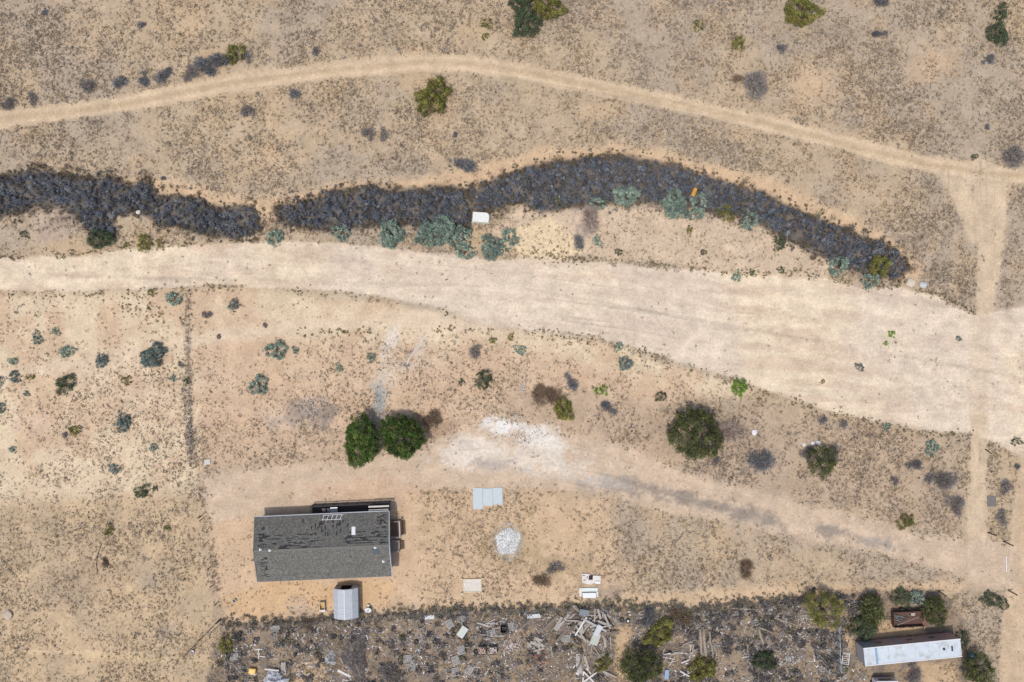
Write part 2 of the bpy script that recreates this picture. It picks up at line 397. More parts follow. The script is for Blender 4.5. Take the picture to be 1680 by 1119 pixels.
# patches: pale caliche, ash, oil-darkened gravel, wind-blown grey litter, painted shade of the twin trees  (x, y, rx, ry, angle, colour, strength)
for (x, y, rx, ry, an, c, s_) in [
    (830,700,34,14,0,(240,234,226),1),(885,722,45,24,20,(238,226,212),1),(770,738,60,26,-15,(234,218,200),.95),(860,755,110,26,8,(230,213,194),.9),(655,690,0.1,0.1,0,(0,0,0),0),
    (1040,800,75,13,10,(168,152,136),.9),(1140,822,90,15,14,(160,145,130),.95),(1225,845,70,13,14,(162,147,132),.95),(1370,872,40,13,8,(162,147,132),.9),(1440,890,40,9,10,(170,157,144),.9),
    (820,765,40,10,10,(172,158,146),.6),(960,795,24,7,30,(170,158,146),.6),(940,770,40,14,10,(226,210,192),.5),(990,790,50,10,10,(204,192,180),.5),
    (500,680,44,22,10,(150,138,130),.75),(545,675,26,16,0,(140,130,124),.6),(455,690,30,18,0,(182,165,150),.6),(623,655,11,26,5,(172,174,170),.9),(615,680,16,14,0,(160,152,145),.7),
    (520,655,20,10,0,(176,164,154),.5),(965,368,22,26,10,(168,150,140),.7),(100,372,36,22,-15,(182,160,142),.7),(1290,60,55,40,30,(176,158,138),.6),(1400,70,45,40,0,(180,160,138),.5),
    (1330,140,45,45,0,(214,182,148),.8),(1330,150,30,14,0,(206,176,140),.5),(1530,110,40,26,-30,(208,176,142),.7),(640,560,10,30,25,(228,212,196),.8),(690,570,9,34,30,(226,206,186),.7),
    (670,600,45,14,-10,(226,206,184),.5),(640,620,26,14,0,(222,204,184),.5),(1620,655,8,10,0,(190,168,140),.5),(1607,700,18,40,0,(205,180,148),.6),(440,255,26,24,0,(214,182,146),.7),(470,270,35,12,-30,(210,178,142),.5),
    (310,610,5,130,0,(182,164,144),.7),(312,720,7,45,0,(150,138,128),.7),(690,690,22,20,0,(172,138,110),.7),(720,705,30,16,0,(178,146,118),.6),(1085,700,18,40,0,(168,144,122),.6),  # brown pair right of the twin trees paints their cast shade
    (1205,705,30,20,10,(158,140,126),.6),(1245,760,26,20,0,(150,140,132),.55),(1550,790,26,34,0,(168,152,136),.5),(1000,1020,0.1,.1,0,(0,0,0),0),(990,975,30,24,0,(166,148,130),.65),
    (560,1000,0.1,.1,0,(0,0,0),0),(490,1000,24,14,0,(190,168,150),.6),(700,960,0.1,.1,0,(0,0,0),0),(230,1080,110,8,4,(222,192,150),.6),(120,1070,150,3,1,(224,196,158),.6),(200,960,30,26,0,(216,184,146),.6),
    (700,860,14,36,0,(190,164,126),.5),(835,890,50,42,0,(186,160,122),.6),(920,930,70,26,0,(178,154,122),.6),(160,940,60,40,0,(186,160,132),.5),(100,960,40,50,20,(176,154,132),.5),
    (270,1040,20,14,-30,(165,150,140),.6),(240,955,20,16,0,(168,150,138),.5),(60,690,40,26,0,(222,190,168),.5),(215,650,90,60,0,(216,186,158),.5),(600,805,120,20,0,(216,178,145),.5)]:
    if s_ == 0: continue
    ca, sa = math.cos(math.radians(an)), math.sin(math.radians(an))
    u, v = ((PX-x)*ca + (PY-y)*sa)/rx, (-(PX-x)*sa + (PY-y)*ca)/ry
    q = np.hypot(u, v) + (F3-0.5)*1.5 + (F2-.5)*1.1 + (fbm(u*60, v*60, 14, 313, 3)-.5)*.8 + (vnoise(PX, PY, 4.0, 515)-.5)*.5
    COL = lerp(COL, K(*c), (1 - sstep(q, 0.35, 1.35))*s_)
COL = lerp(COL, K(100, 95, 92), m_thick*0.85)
COL *= np.array([0.972, 0.998, 1.0])*(1 + (F3[..., None]-0.5)*0.28 + (vnoise(PX, PY, 3.1, 77)[..., None]-0.5)*0.10)
PEB = np.clip(0.55 + 0.45*sstep(F2, .35, .6) - 0.75*m_wash - 0.8*m_track - 0.4*m_drive - .6*m_roadr - .5*m_lanev + .4*lf*(1-m_wash) + .5*m_bs, 0, 1)

# relief
HT = (fbm(PX, PY, 260, 61, 3)-0.5)*0.5 + (F2-0.5)*0.12 + (F3-0.5)*0.05
flat = np.clip(region([(380,790),(700,780),(850,780),(1010,930),(1010,1010),(540,1030),(380,1010)], 40, 0) + 0, 0, 1)
HT = lerp(HT, 0.0, flat)
HT -= (0.08+0.30*sstep(fbm(PX, PY, 70, 66, 3), .35, .6))*np.where(PY < np.interp(PX, [0, 840, 1680], [450, 470, 620]), m_wash, 0.55*region(wash, 6, 0.28))
HT -= 0.10*m_track - 0.05*m_track*np.exp(-((d_tr-1)/3)**2)
HT -= 0.05*(m_drive*(1-flat)) + 0.06*m_roadr*(1-m_wash) + 0.06*m_lanev*(1-m_wash)
HT -= 0.35*m_thick + 0.12*m_bn
def scarp(pts, dz, side=1):
    px = np.array([p[0] for p in pts]); py = np.array([p[1] for p in pts])
    yy = np.interp(PX, px, py) + (F3-0.5)*5
    m = sstep(PX, px[0], px[0]+60)*(1-sstep(PX, px[-1]-60, px[-1]))
    return dz*m*(1-sstep((PY-yy)*side, -1.2, 1.2))*np.exp(-np.abs(PY-yy)/26)
HT += scarp([(735,468),(770,452),(800,443),(840,440),(900,442),(980,450),(1060,460),(1120,466),(1220,470),(1300,489),(1390,507),(1500,515),(1560,517)], 0.16)
HT += scarp([(600,425),(640,417),(680,416),(720,424),(780,428)], 0.10)
HT += scarp([(1330,468),(1380,471),(1420,480),(1480,490),(1560,500)], 0.08, -1)
HT += scarp([(1130,590),(1250,607),(1350,612),(1430,620),(1520,640)], 0.08)
HT += scarp([(640,285),(720,290),(800,270),(900,250),(1000,240)], 0.10)
HT += 0.02*(flow-0.5)*m_wash
# coordinates along (U) and across (V) the tracks and the wash, for ruts, tyre marks and flow lines
wx = np.array([-140,0,300,560,760,900,1050,1200,1350,1500,1700,1820]); wc = np.array([458,452,434,440,462,480,502,532,562,590,615,620])
FV = (PY - np.interp(PX, wx, wc))*S; FU = PX*S
def along_x(m, pts, curv=1.0):
    global FV
    FV = np.where(m > .5, (PY - np.interp(PX, [p[0] for p in pts], [p[1] for p in pts]))*S, FV)
along_x(m_track, track_pts)
along_x(m_drive, [(330,812),(560,790),(720,765),(900,750),(1000,772),(1120,812),(1240,836),(1330,858),(1440,882),(1540,906),(1680,935)])
mv_ = np.maximum(m_lanev, m_roadr)*(1-m_wash) > .5
FV = np.where(mv_, PX*S, FV); FU = np.where(mv_, PY*S, FU)
FM = np.clip(np.maximum.reduce([m_wash, m_track, m_drive*.8, m_lanev, m_roadr, m_lane2*.6]), 0, 1)
far = (np.abs(GX) > 79.5) | (np.abs(GY) > 55.7)
HT = np.where(far, -0.05, HT)
i0, j0 = np.searchsorted(xs, fx[0]-1e-6), np.searchsorted(ys, fy[0]-1e-6)
HF = HT[j0:j0+len(fy), i0:i0+len(fx)]
def grid_at(A, x, y):
    u = np.clip((np.asarray(x, float)-fx[0])/step, 0, len(fx)-1.001); v = np.clip((np.asarray(y, float)-fy[0])/step, 0, len(fy)-1.001)
    i, j = u.astype(int), v.astype(int); a, b = u-i, v-j
    return (A[j, i]*(1-a)+A[j, i+1]*a)*(1-b) + (A[j+1, i]*(1-a)+A[j+1, i+1]*a)*b
def hz(x, y): return float(grid_at(HF, x, y))
def sub(A): return A[j0:j0+len(fy), i0:i0+len(fx)]

# ------------------------------------------------------------------ dry grass and low scrub: uncountable ground cover
D = np.zeros(PX.shape); D[:] = 0.95
def dens(m, v):
    global D
    D = lerp(D, v, m)
dens(lf, 0.22); dens(region([(-100,475),(760,475),(760,545),(300,545),(-100,590)], 10), 0.16)
dens(mid, 0.42); dens(sw, 0.75); dens(region([(-100,640),(310,600),(310,830),(-100,840)], 20), 0.40)
dens(region([(820,630),(1240,660),(1590,720),(1590,885),(1440,850),(1130,770),(1000,720),(830,690)], 14), 0.85)
dens(region([(1000,820),(1120,850),(1330,892),(1540,935),(1600,960),(1560,960),(1330,965),(1000,990)], 10), 0.95)
dens(region([(800,615),(1000,640),(1110,660),(1090,720),(960,700),(830,680)], 14), 1.0); dens(m_yarde, 0.62); dens(m_yard, 0.10); dens(m_strip, 0.18); dens(m_bn, 0.10); dens(m_bs, 0.26)
dens(region([(0,375),(140,395),(300,385),(500,385),(800,400),(800,425),(500,398),(250,405),(0,422)], 5, .5), 0.5)
dens(region([(190,352),(235,350),(258,370),(190,380)], 4, .5), .2)
dens(m_junk, 1.0)
dens(region([(1320,110),(1370,110),(1385,160),(1330,180),(1295,160)], 14), 0.22); dens(region([(425,240),(470,245),(470,275),(430,270)], 10), .2)
dens(m_thick, 0.0); dens(m_track, 0.0); dens(m_drive, 0.015); dens(m_roadr, 0.02); dens(m_lanev, 0.02); dens(m_lane2, 0.03); dens(m_wash, 0.012)
dens(region([(1430,540),(1530,535),(1540,600),(1440,610)], 10), 0.06); dens(region([(1630,560),(1680,560),(1680,700),(1630,700)], 10), 0.02)
for (x0, y0, x1, y1, w_) in [(310,480,308,640,5),(308,640,313,750,7),(335,850,362,1020,10)]:
    dens(1 - sstep(seg_dist([(x0, y0), (x1, y1)], PX, PY)+WOB*.3, w_-2, w_+4), 1.0)
for (x, y, rx, ry) in [(537,888,116,64),(568,985,24,32),(800,816,25,18),(833,887,19,24),(775,960,16,13),(1490,1065,88,34),(1484,1010,28,15),(968,960,18,22),(1450,1116,28,18)]:
    dens(1 - sstep(np.hypot((PX-x)/rx, (PY-y)/ry), 0.95, 1.05), 0.0)
CL = fbm(PX, PY, 30, 91, 4); CL2 = fbm(PX, PY, 130, 95, 3)
Dg = D*np.clip(0.25 + 2.0*(CL-0.35) + 1.1*(CL2-.45), 0.05, 1.5)
Dg = np.where(D < 0.12, D*sstep(CL, .35, .6)*1.4, Dg)
Ds, CLs, CL2s = sub(Dg), sub(CL), sub(CL2)
JUNKs, SWs, Fs, THs = sub(m_junk), sub(sw), sub(F), sub(m_thick)
STRs = sub(np.maximum(np.maximum(sw, m_yarde), region([(1000,820),(1120,850),(1330,892),(1540,935),(1600,960),(1330,965),(1000,990)], 10)))

# ------------------------------------------------------------------ ground and the tracks on it
M_soil = soil_material()
nx, ny = len(xs), len(ys)
V = np.stack([GX, GY, HT], -1).reshape(-1, 3)
idx = np.arange(nx*ny).reshape(ny, nx)
Q = np.stack([idx[:-1, :-1], idx[:-1, 1:], idx[1:, 1:], idx[1:, :-1]], -1)
def soil_sheet(name, mask, lift, label, cat):
    if mask is None:
        faces, vv, cc, pp = Q.reshape(-1, 4), V, COL.reshape(-1, 3), PEB.reshape(-1)
    else:
        fm = (mask[:-1, :-1]+mask[:-1, 1:]+mask[1:, 1:]+mask[1:, :-1])/4 > 0.5
        fm &= ~(far[:-1, :-1] | far[1:, 1:])
        f = Q[fm]
        u, inv = np.unique(f, return_inverse=True)
        faces = inv.reshape(-1, 4); vv = V[u] + [0, 0, lift]; cc = COL.reshape(-1, 3)[u]; pp = PEB.reshape(-1)[u]
    me = np_mesh(name, vv, faces, M_soil, cc, smooth=True)
    a = me.attributes.new('Peb', 'FLOAT', 'POINT'); a.data.foreach_set('value', np.ascontiguousarray(pp, np.float32))
    for an_, A_ in (('FU', FU), ('FV', FV), ('FM', FM)):
        a = me.attributes.new(an_, 'FLOAT', 'POINT'); a.data.foreach_set('value', np.ascontiguousarray(A_.reshape(-1) if mask is None else A_.reshape(-1)[u], np.float32))
    a = me.attributes.new('Veg', 'FLOAT', 'POINT')
    a.data.foreach_set('value', np.ascontiguousarray(np.clip(Dg.reshape(-1) if mask is None else Dg.reshape(-1)[u], 0, 1), np.float32))
    return tag(obj(name, me), label, cat, kind='structure')
soil_sheet('ground', None, 0, 'tan desert soil around the tracks, house and wash', 'ground')
soil_sheet('dirt_track', m_track, 0.006, 'narrow curving dirt track across the northern scrub field', 'track')
soil_sheet('dry_wash', m_wash, 0.010, 'broad pale sandy wash crossing the middle of the place', 'wash')
soil_sheet('driveway', m_drive*(1-np.clip(m_roadr*2, 0, 1)), 0.008, 'dirt driveway with grey streaks leading east from the house', 'driveway')
soil_sheet('dirt_lane', m_lanev*(1-m_wash)*(m_track < .5)*(m_drive < .5), 0.014, 'straight dirt lane running north to south beside the fence posts', 'lane')
soil_sheet('dirt_road', m_roadr*(1-m_wash), 0.018, 'dirt road along the eastern edge', 'road')

def scatter(n, seed, dfun):
    r = np.random.default_rng(seed)
    x = r.uniform(-75, 75, n); y = r.uniform(-51.5, 51.5, n)
    keep = r.random(n) < dfun(x, y)
    return x[keep], y[keep], r
def tufts(name, x, y, r, nb, rad, ht, wid, cols, curl, label, cat, material):
    """each tuft: nb blades (one triangle each) fanning from its foot; cols (n,3) per tuft"""
    n = len(x); z = grid_at(HF, x, y)
    ang = r.uniform(0, 2*PI, (n, nb)); out = rad[:, None]*r.uniform(0.35, 1.0, (n, nb))
    h = ht[:, None]*r.uniform(0.45, 1.0, (n, nb))*(1.15 - out/(rad[:, None]*1.1))
    fr = rad[:, None]*r.uniform(0.0, 0.55, (n, nb)); fa = ang + r.normal(0, curl, (n, nb))
    bx, by = x[:, None]+np.cos(fa)*fr, y[:, None]+np.sin(fa)*fr
    w = wid[:, None]*r.uniform(0.6, 1.3, (n, nb))
    ca, sa = np.cos(ang), np.sin(ang)
    zc = z[:, None]
    p0 = np.stack([bx - sa*w, by + ca*w, zc + 0*bx - 0.01], -1); p1 = np.stack([bx + sa*w, by - ca*w, zc + 0.02 + 0*bx], -1)
    p2 = np.stack([bx + ca*out, by + sa*out, zc + h + 0.02], -1)
    vv = np.stack([p0, p1, p2], 2).reshape(-1, 3)
    ff = np.arange(len(vv)).reshape(-1, 3)
    cc = np.repeat(cols[:, None, :], nb, 1)*r.uniform(0.75, 1.25, (n, nb, 1))
    cc = np.repeat(cc.reshape(-1, 1, 3), 3, 1).reshape(-1, 3)
    return tag(obj(name, np_mesh(name, vv, ff, material, cc)), label, cat, kind='stuff')
def pick(r, n, table, p):
    t = np.array([K(*c) for c in table]); return t[r.choice(len(table), n, p=p)]*r.uniform(0.82, 1.18, (n, 1))
M_grass = mat_attr('dry_grass', 0.9, 0.15)
M_scrub = mat_attr('dry_scrub', 0.9, 0.0)

x, y, r = scatter(130000, 101, lambda x, y: np.clip(grid_at(Ds, x, y), 0, 1)*0.8)
n = len(x)
tufts('dry_grass', x, y, r, 8, r.uniform(0.13, 0.34, n), r.uniform(0.06, 0.2, n), r.uniform(0.012, 0.026, n),
      pick(r, n, [(200,176,138),(176,150,116),(154,132,104),(132,116,94),(190,162,112)], [.2,.26,.26,.18,.1]), 0.8,
      'short dry straw-coloured grass over the desert soil', 'grass', M_grass)
x, y, r = scatter(290000, 102, lambda x, y: np.clip(grid_at(Ds, x, y)*(1.0-0.45*grid_at(STRs, x, y))*(0.55+0.9*(grid_at(CL2s, x, y)-.3)), 0, 1)*1.0)
n = len(x); big = r.random(n)**2.5
tufts('low_scrub', x, y, r, 9, 0.10+0.26*big, 0.10+0.22*big, np.full(n, 0.021)+0.022*big,
      pick(r, n, [(152,134,114),(134,122,108),(164,142,118),(124,120,116),(136,126,94),(106,94,82)], [.26,.22,.2,.14,.08,.1]), 1.2,  # dead-scrub tones, darkened to include the tufts' self-shadow
      'scattered low grey-brown scrub and dead weeds across the ground', 'scrub', M_scrub)

# ------------------------------------------------------------------ dark thicket in the gully (a mass of dead tumbleweed-like shrubs)
def twig_clumps(cx, cy, cz, R, r, per, cols, size=(0.10, 0.24), flat=0.8):
    n = len(cx)
    d = r.normal(0, 1, (n, per, 3)); d[..., 2] = np.abs(d[..., 2])*1.1; d /= np.linalg.norm(d, axis=-1, keepdims=True)
    rr = R[:, None]*r.uniform(0.55, 1.08, (n, per))
    p = d*rr[..., None]*np.array([1, 1, flat]) + np.stack([cx, cy, cz], -1)[:, None, :]
    t = r.normal(0, 1, (n, per, 3)) + d*0.6; t /= np.linalg.norm(t, axis=-1, keepdims=True)
    b = np.cross(t, d + r.normal(0, .5, d.shape)); b /= np.linalg.norm(b, axis=-1, keepdims=True)+1e-9
    L = r.uniform(*size, (n, per))[..., None]
    p0, p1, p2 = p - t*L*0.5 - b*L*0.16, p - t*L*0.5 + b*L*0.16, p + t*L*0.5
    vv = np.stack([p0, p1, p2], 2).reshape(-1, 3)
    cc = np.repeat((cols[:, None, :]*r.uniform(0.7, 1.3, (n, per, 1))).reshape(-1, 1, 3), 3, 1).reshape(-1, 3)
    return vv, cc
M_thick = mat_attr('dead_thicket', 0.95)
r = np.random.default_rng(61); ex, ey = [], []
for (pl, x0, x1, n, jit) in ((wash_up, 900, 1600, 330, 3.5), (wash_up, -20, 330, 110, 3), (wash_lo[::-1], -20, 760, 170, 4), (wash_lo[::-1], 830, 1640, 330, 6),
                             ([(480,545),(600,541),(700,537),(760,538),(850,541)], 480, 850, 150, 4), ([(200,500),(310,520)], 200, 310, 70, 14), ([(840,405),(950,425)], 840, 960, 60, 8)):
    xx = r.uniform(x0, x1, n); xx = xx[vnoise(xx, xx*0, 26, 9) > .38]
    yy = np.interp(xx, [p[0] for p in pl], [p[1] for p in pl]) + (-2 if pl is wash_up else 3) + r.normal(0, jit, len(xx)); ex.append(xx); ey.append(yy)
X, Y = W(np.concatenate(ex), np.concatenate(ey)); n = len(X)
vv, cc = twig_clumps(X, Y, grid_at(HF, X, Y), .10+.24*r.random(n)**2, r, 26, pick(r, n, [(136,124,82),(112,106,76),(150,126,88),(112,104,92),(128,132,96)], [.28,.24,.2,.14,.14]), (.10, .24), .7)
tag(obj('bank_weeds', np_mesh('bank_weeds', vv, np.arange(len(vv)).reshape(-1, 3), M_thick, cc)), 'small olive-brown weeds dotted along the edges of the wash', 'weeds', kind='stuff')
SCR = sub(np.clip(region([(820,630),(1100,640),(1240,665),(1590,725),(1590,885),(1440,850),(1130,770),(1000,720),(840,690)], 14)*1.0 + region([(560,600),(840,600),(840,690),(690,740),(560,690)], 20)*.4
          + region([(1000,860),(1300,900),(1500,940),(1330,965),(1010,985)], 12)*.35 + region([(-100,-60),(1800,-60),(1800,260),(1300,200),(860,90),(500,95),(-100,190)], 10)*.22
          + region([(150,200),(700,140),(1000,165),(1500,280),(1540,420),(1250,300),(1000,235),(700,280),(300,290)], 10)*.22 + region([(250,900),(340,860),(350,1119),(100,1119)], 30)*.25, 0, 1)*(Dg > .12)*(.2+1.6*(CL > .5)))
x, y, r = scatter(16000, 105, lambda x, y: np.clip(grid_at(SCR, x, y), 0, 1)*.36)
n = len(x)
vv, cc = twig_clumps(x, y, grid_at(HF, x, y), .12+.34*r.random(n)**2, r, 26, pick(r, n, [(146,132,116),(124,114,106),(110,108,108),(134,124,92),(160,142,120)], [.3,.25,.2,.12,.13]), (.10, .28), .6)
tag(obj('shrublets', np_mesh('shrublets', vv, np.arange(len(vv)).reshape(-1, 3), M_thick, cc)), 'small dry twiggy shrublets dotted over the fields', 'scrub', kind='stuff')
for k, (poly, nm) in enumerate(((thick_l, 'dark blue-grey dead thicket filling the gully west of the gap'),
                                (thick_m, 'dark blue-grey dead thicket filling the gully behind the white tub'),
                                (thick_r, 'long arc of dark blue-grey dead thicket curving down to the east'))):
    r = np.random.default_rng(300+k)
    A = np.array(poly); x0, y0 = A.min(0)-6; x1, y1 = A.max(0)+6
    m = int((x1-x0)*(y1-y0)*S*S*8.0)
    px, py = r.uniform(x0, x1, m), r.uniform(y0, y1, m)
    q = sdf(poly, px, py) + (fbm(px, py, 30, 5+k, 3)-.5)*22
    hole = fbm(px, py, 26, 222+k, 3) > (.68 if k else .60)
    keep = ((q < 2) & ~(hole & (r.random(m) < .7))) | ((q < 12) & (r.random(m) < .22)); px, py, q = px[keep], py[keep], q[keep]
    X, Y = W(px, py); n = len(X)
    R = (0.2+0.62*r.random(n)**2.2)*np.where(q > -3, 0.8, 1.0)
    up = (q < -3) & (r.random(n) < .42)                        # taller shrubs out of the mass; highlights painted into their paler colours
    cols = pick(r, n, [(90,94,102),(76,80,88),(104,106,112),(96,88,82),(108,98,88)], [.36,.36,.12,.09,.07])  # lower shrubs coloured darker to paint the shade in the gaps
    cols[up] = pick(r, int(up.sum()), [(124,130,140),(108,114,126),(150,154,160),(122,122,120),(134,122,108)], [.34,.34,.12,.1,.1])
    edge = (q > -5)
    cols[edge] = pick(r, int(edge.sum()), [(128,110,90),(104,92,82),(112,110,88),(100,104,110)], [.35,.3,.15,.2])
    zz = grid_at(HF, X, Y)-0.05+np.where(up, r.uniform(.35, .75, n), 0)
    vv, cc = twig_clumps(X, Y, zz, np.where(up, R*.85, R), r, 64, cols, (0.11, 0.28), 0.85)
    tag(obj('thicket', np_mesh('thicket', vv, np.arange(len(vv)).reshape(-1, 3), M_thick, cc)), nm, 'thicket', kind='stuff')

#PART2
# ------------------------------------------------------------------ bushes and trees
M_leaf = mat_attr('leaf', 0.7, 0.3, 0.12)
LEAF_K = 1.55
M_twig = mat_attr('twig', 0.95, 0.0, 0.15)
M_bark = mat('bark', K(112, 96, 80), 0.95, 0.3, 9, bump=0.4)
KIND = {   # leaf colours, weights, leaf length, leaves per square metre of clump surface, height ratio, shape
 'sage':  ([(130,146,132),(112,128,116),(154,168,150),(98,110,102),(138,142,126)], [.32,.28,.16,.14,.1], .17, 1.0),
 'blue':  ([(112,126,120),(94,106,102),(134,146,138),(88,98,92)], [.35,.3,.15,.2], .16, 1.0),
 'olive': ([(132,130,66),(112,112,58),(152,146,80),(90,92,54),(120,104,66)], [.3,.28,.16,.16,.1], .14, 1.05),
 'darkgreen': ([(86,98,72),(70,84,62),(102,112,80),(92,86,70)], [.34,.32,.18,.16], .14, 1.0),
 'tree':  ([(78,100,44),(66,86,40),(94,112,54),(112,116,62),(58,74,38)], [.32,.28,.2,.08,.12], .20, 1.0),
 'treeolive': ([(94,100,58),(80,86,52),(112,114,70),(68,72,48)], [.34,.3,.2,.16], .18, 1.0),
 'lime':  ([(112,150,48),(92,132,38),(136,166,70)], [.4,.35,.25], .14, .9),
}
def leaf_cloud(seed, kind, R, hr, dens_, nclump, lobes=0.55):
    """leaves set in many small clumps over an uneven dome of radius R; returns a mesh in metres, foot at z=0"""
    r = np.random.default_rng(seed)
    cols, wts, ll, _ = KIND[kind]
    d = r.normal(0, 1, (nclump, 3)); d[:, 2] = np.abs(d[:, 2])*0.9 + 0.02; d /= np.linalg.norm(d, axis=1, keepdims=True)
    az = np.arctan2(d[:, 1], d[:, 0])
    edge = 1 + lobes*(0.5*np.sin(az*2 + r.uniform(0, 6)) + 0.4*np.sin(az*3 + r.uniform(0, 6)) + 0.35*np.sin(az*5 + r.uniform(0, 6)))*0.6
    rad = R*edge*r.uniform(0.55, 1.0, nclump)**0.6
    cp = d*rad[:, None]*np.array([1, 1, hr]); cp[:, 2] += 0.12*R*hr
    cr = np.clip(R*r.uniform(0.11, 0.21, nclump), 0.09, 0.42)
    per = np.maximum(7, (dens_*cr**2*15).astype(int)); per = np.minimum(per, 140)
    ci = np.repeat(np.arange(nclump), per); n = len(ci)
    e = r.normal(0, 1, (n, 3)); e[:, 2] += 0.35; e /= np.linalg.norm(e, axis=1, keepdims=True)
    p = cp[ci] + e*cr[ci, None]*r.uniform(0.6, 1.1, (n, 1))
    p[:, 2] = np.maximum(p[:, 2], 0.03)
    nr = e + r.normal(0, 0.45, (n, 3)); nr /= np.linalg.norm(nr, axis=1, keepdims=True)
    t = np.cross(nr, r.normal(0, 1, (n, 3))); t /= np.linalg.norm(t, axis=1, keepdims=True)
    b = np.cross(nr, t)
    L = ll*r.uniform(0.6, 1.3, (n, 1)); w = L*0.30
    vv = np.stack([p - t*L*.5, p + b*w - t*L*.05, p + t*L*.5, p - b*w - t*L*.05], 1).reshape(-1, 3)
    base = np.array([K(*c) for c in cols])[r.choice(len(cols), nclump, p=wts)]*r.uniform(.85, 1.15, (nclump, 1))
    cc = base[ci]*r.uniform(0.75, 1.25, (n, 1))*LEAF_K*({'tree': 1.0, 'treeolive': .9, 'sage': 1.22, 'blue': 1.2}.get(kind, 1.0)); cc = np.repeat(cc, 4, 0)
    return np_mesh('foliage', vv, np.arange(4*n).reshape(-1, 4), M_leaf, cc)
def stem_mesh(seed, R, hgt, n, r0):
    rr = random.Random(seed); mb = MB()
    for i in range(n):
        a = 2*PI*i/n + rr.uniform(-.4, .4); k = rr.uniform(.5, .8)
        mb.tube([(0.03*math.cos(a), 0.03*math.sin(a), -0.08), (R*k*.4*math.cos(a), R*k*.4*math.sin(a), hgt*.4),
                 (R*k*math.cos(a+.2), R*k*math.sin(a+.2), hgt*rr.uniform(.6, .8))], [r0, r0*.7, r0*.3], 5)
    return mb.mesh('stems', M_bark)
def twig_bush_mesh(seed, R, hr, n, cols):
    r = np.random.default_rng(seed)
    m = 6; ca = r.uniform(0, 2*PI, m); cf = r.uniform(.15, .62, m)*R
    c0 = np.stack([np.cos(ca)*cf, np.sin(ca)*cf, 0*ca], -1); cr = R*r.uniform(.32, .58, m)
    k_ = r.integers(0, m, n)
    d = r.normal(0, 1, (n, 3)); d[:, 2] = np.abs(d[:, 2])*.9+.05; d /= np.linalg.norm(d, axis=1, keepdims=True)
    k0 = r.uniform(0.25, 0.8, (n, 1)); p = c0[k_] + d*cr[k_, None]*k0*np.array([1, 1, hr*1.3])
    q = d + r.normal(0, .5, (n, 3)); q /= np.linalg.norm(q, axis=1, keepdims=True)
    L = R*r.uniform(.15, .42, (n, 1)); e = p + q*L*np.array([1, 1, hr]); e[:, 2] = np.maximum(e[:, 2], .02); p[:, 2] = np.maximum(p[:, 2], .0)
    b = np.cross(q, r.normal(0, 1, (n, 3))); b /= np.linalg.norm(b, axis=1, keepdims=True)
    w = r.uniform(.014, .034, (n, 1))
    vv = np.stack([p-b*w, p+b*w, e], 1).reshape(-1, 3)
    cc = np.repeat(np.array([K(*c) for c in cols])[r.choice(len(cols), n)]*r.uniform(.75, 1.25, (n, 1)), 3, 0)
    return np_mesh('twigs', vv, np.arange(3*n).reshape(-1, 3), M_twig, cc)
GREYS = {'grey': [(150,142,138),(128,124,124),(168,158,150)], 'greyblue': [(122,124,128),(106,108,112),(148,148,150)], 'brown': [(142,120,98),(120,102,86),(160,136,110)],
         'pink': [(186,168,154),(168,150,138),(198,180,166)]}
_pc = {}
def plant(px, py, r, kind, label, name=None, hr=None, stretch=1.0, ang=0.0, group=None):
    """a bush whose crown is centred on photograph pixel (px, py), radius r pixels, standing on the ground"""
    R = r*S*(1.18 if kind in GREYS else 1.0)
    cls = 0 if R < 0.55 else 1 if R < 0.95 else 2 if R < 1.5 else 3
    R0 = (0.42, 0.75, 1.2, 1.9)[cls]
    var = random.randrange(3)
    dead = kind in GREYS
    hr = hr or (0.75 if not dead else 0.7)
    zc = R*hr*0.6
    x, y = W(840+(px-840)*(1-zc/H), 559.5+(py-559.5)*(1-zc/H))
    t = thing(name or ('dead_bush' if dead else 'desert_bush' if kind in ('olive', 'darkgreen', 'lime') else 'sage_bush'), label,
              'bush', (x, y, hz(x, y)), random.uniform(0, 2*PI) if stretch == 1 else ang, group)
    key = (kind, cls, var)
    if key not in _pc:
        sd = hash_(kind)*100 + cls*10 + var
        if dead: fm = twig_bush_mesh(sd, R0, .8, int(260+420*R0*R0), GREYS[kind])
        else: fm = leaf_cloud(sd, kind, R0, .8, 52 if cls < 2 else 42, int(20+44*R0*R0) if cls < 3 else 150)
        _pc[key] = (fm, stem_mesh(sd, R0*.8, R0*.7, 5+2*cls, 0.018+0.012*cls))
    f, st = _pc[key]
    k = R/R0
    stretch *= random.uniform(.84, 1.2)
    obj('twigs' if dead else 'foliage', f, t, scale=(k*stretch, k/math.sqrt(stretch), k*hr/.8))
    obj('stems', st, t, scale=(k*stretch, k/math.sqrt(stretch), k*hr/.8))
    return t
def hash_(s_): return sum(ord(c)*(i+3) for i, c in enumerate(s_)) % 9973
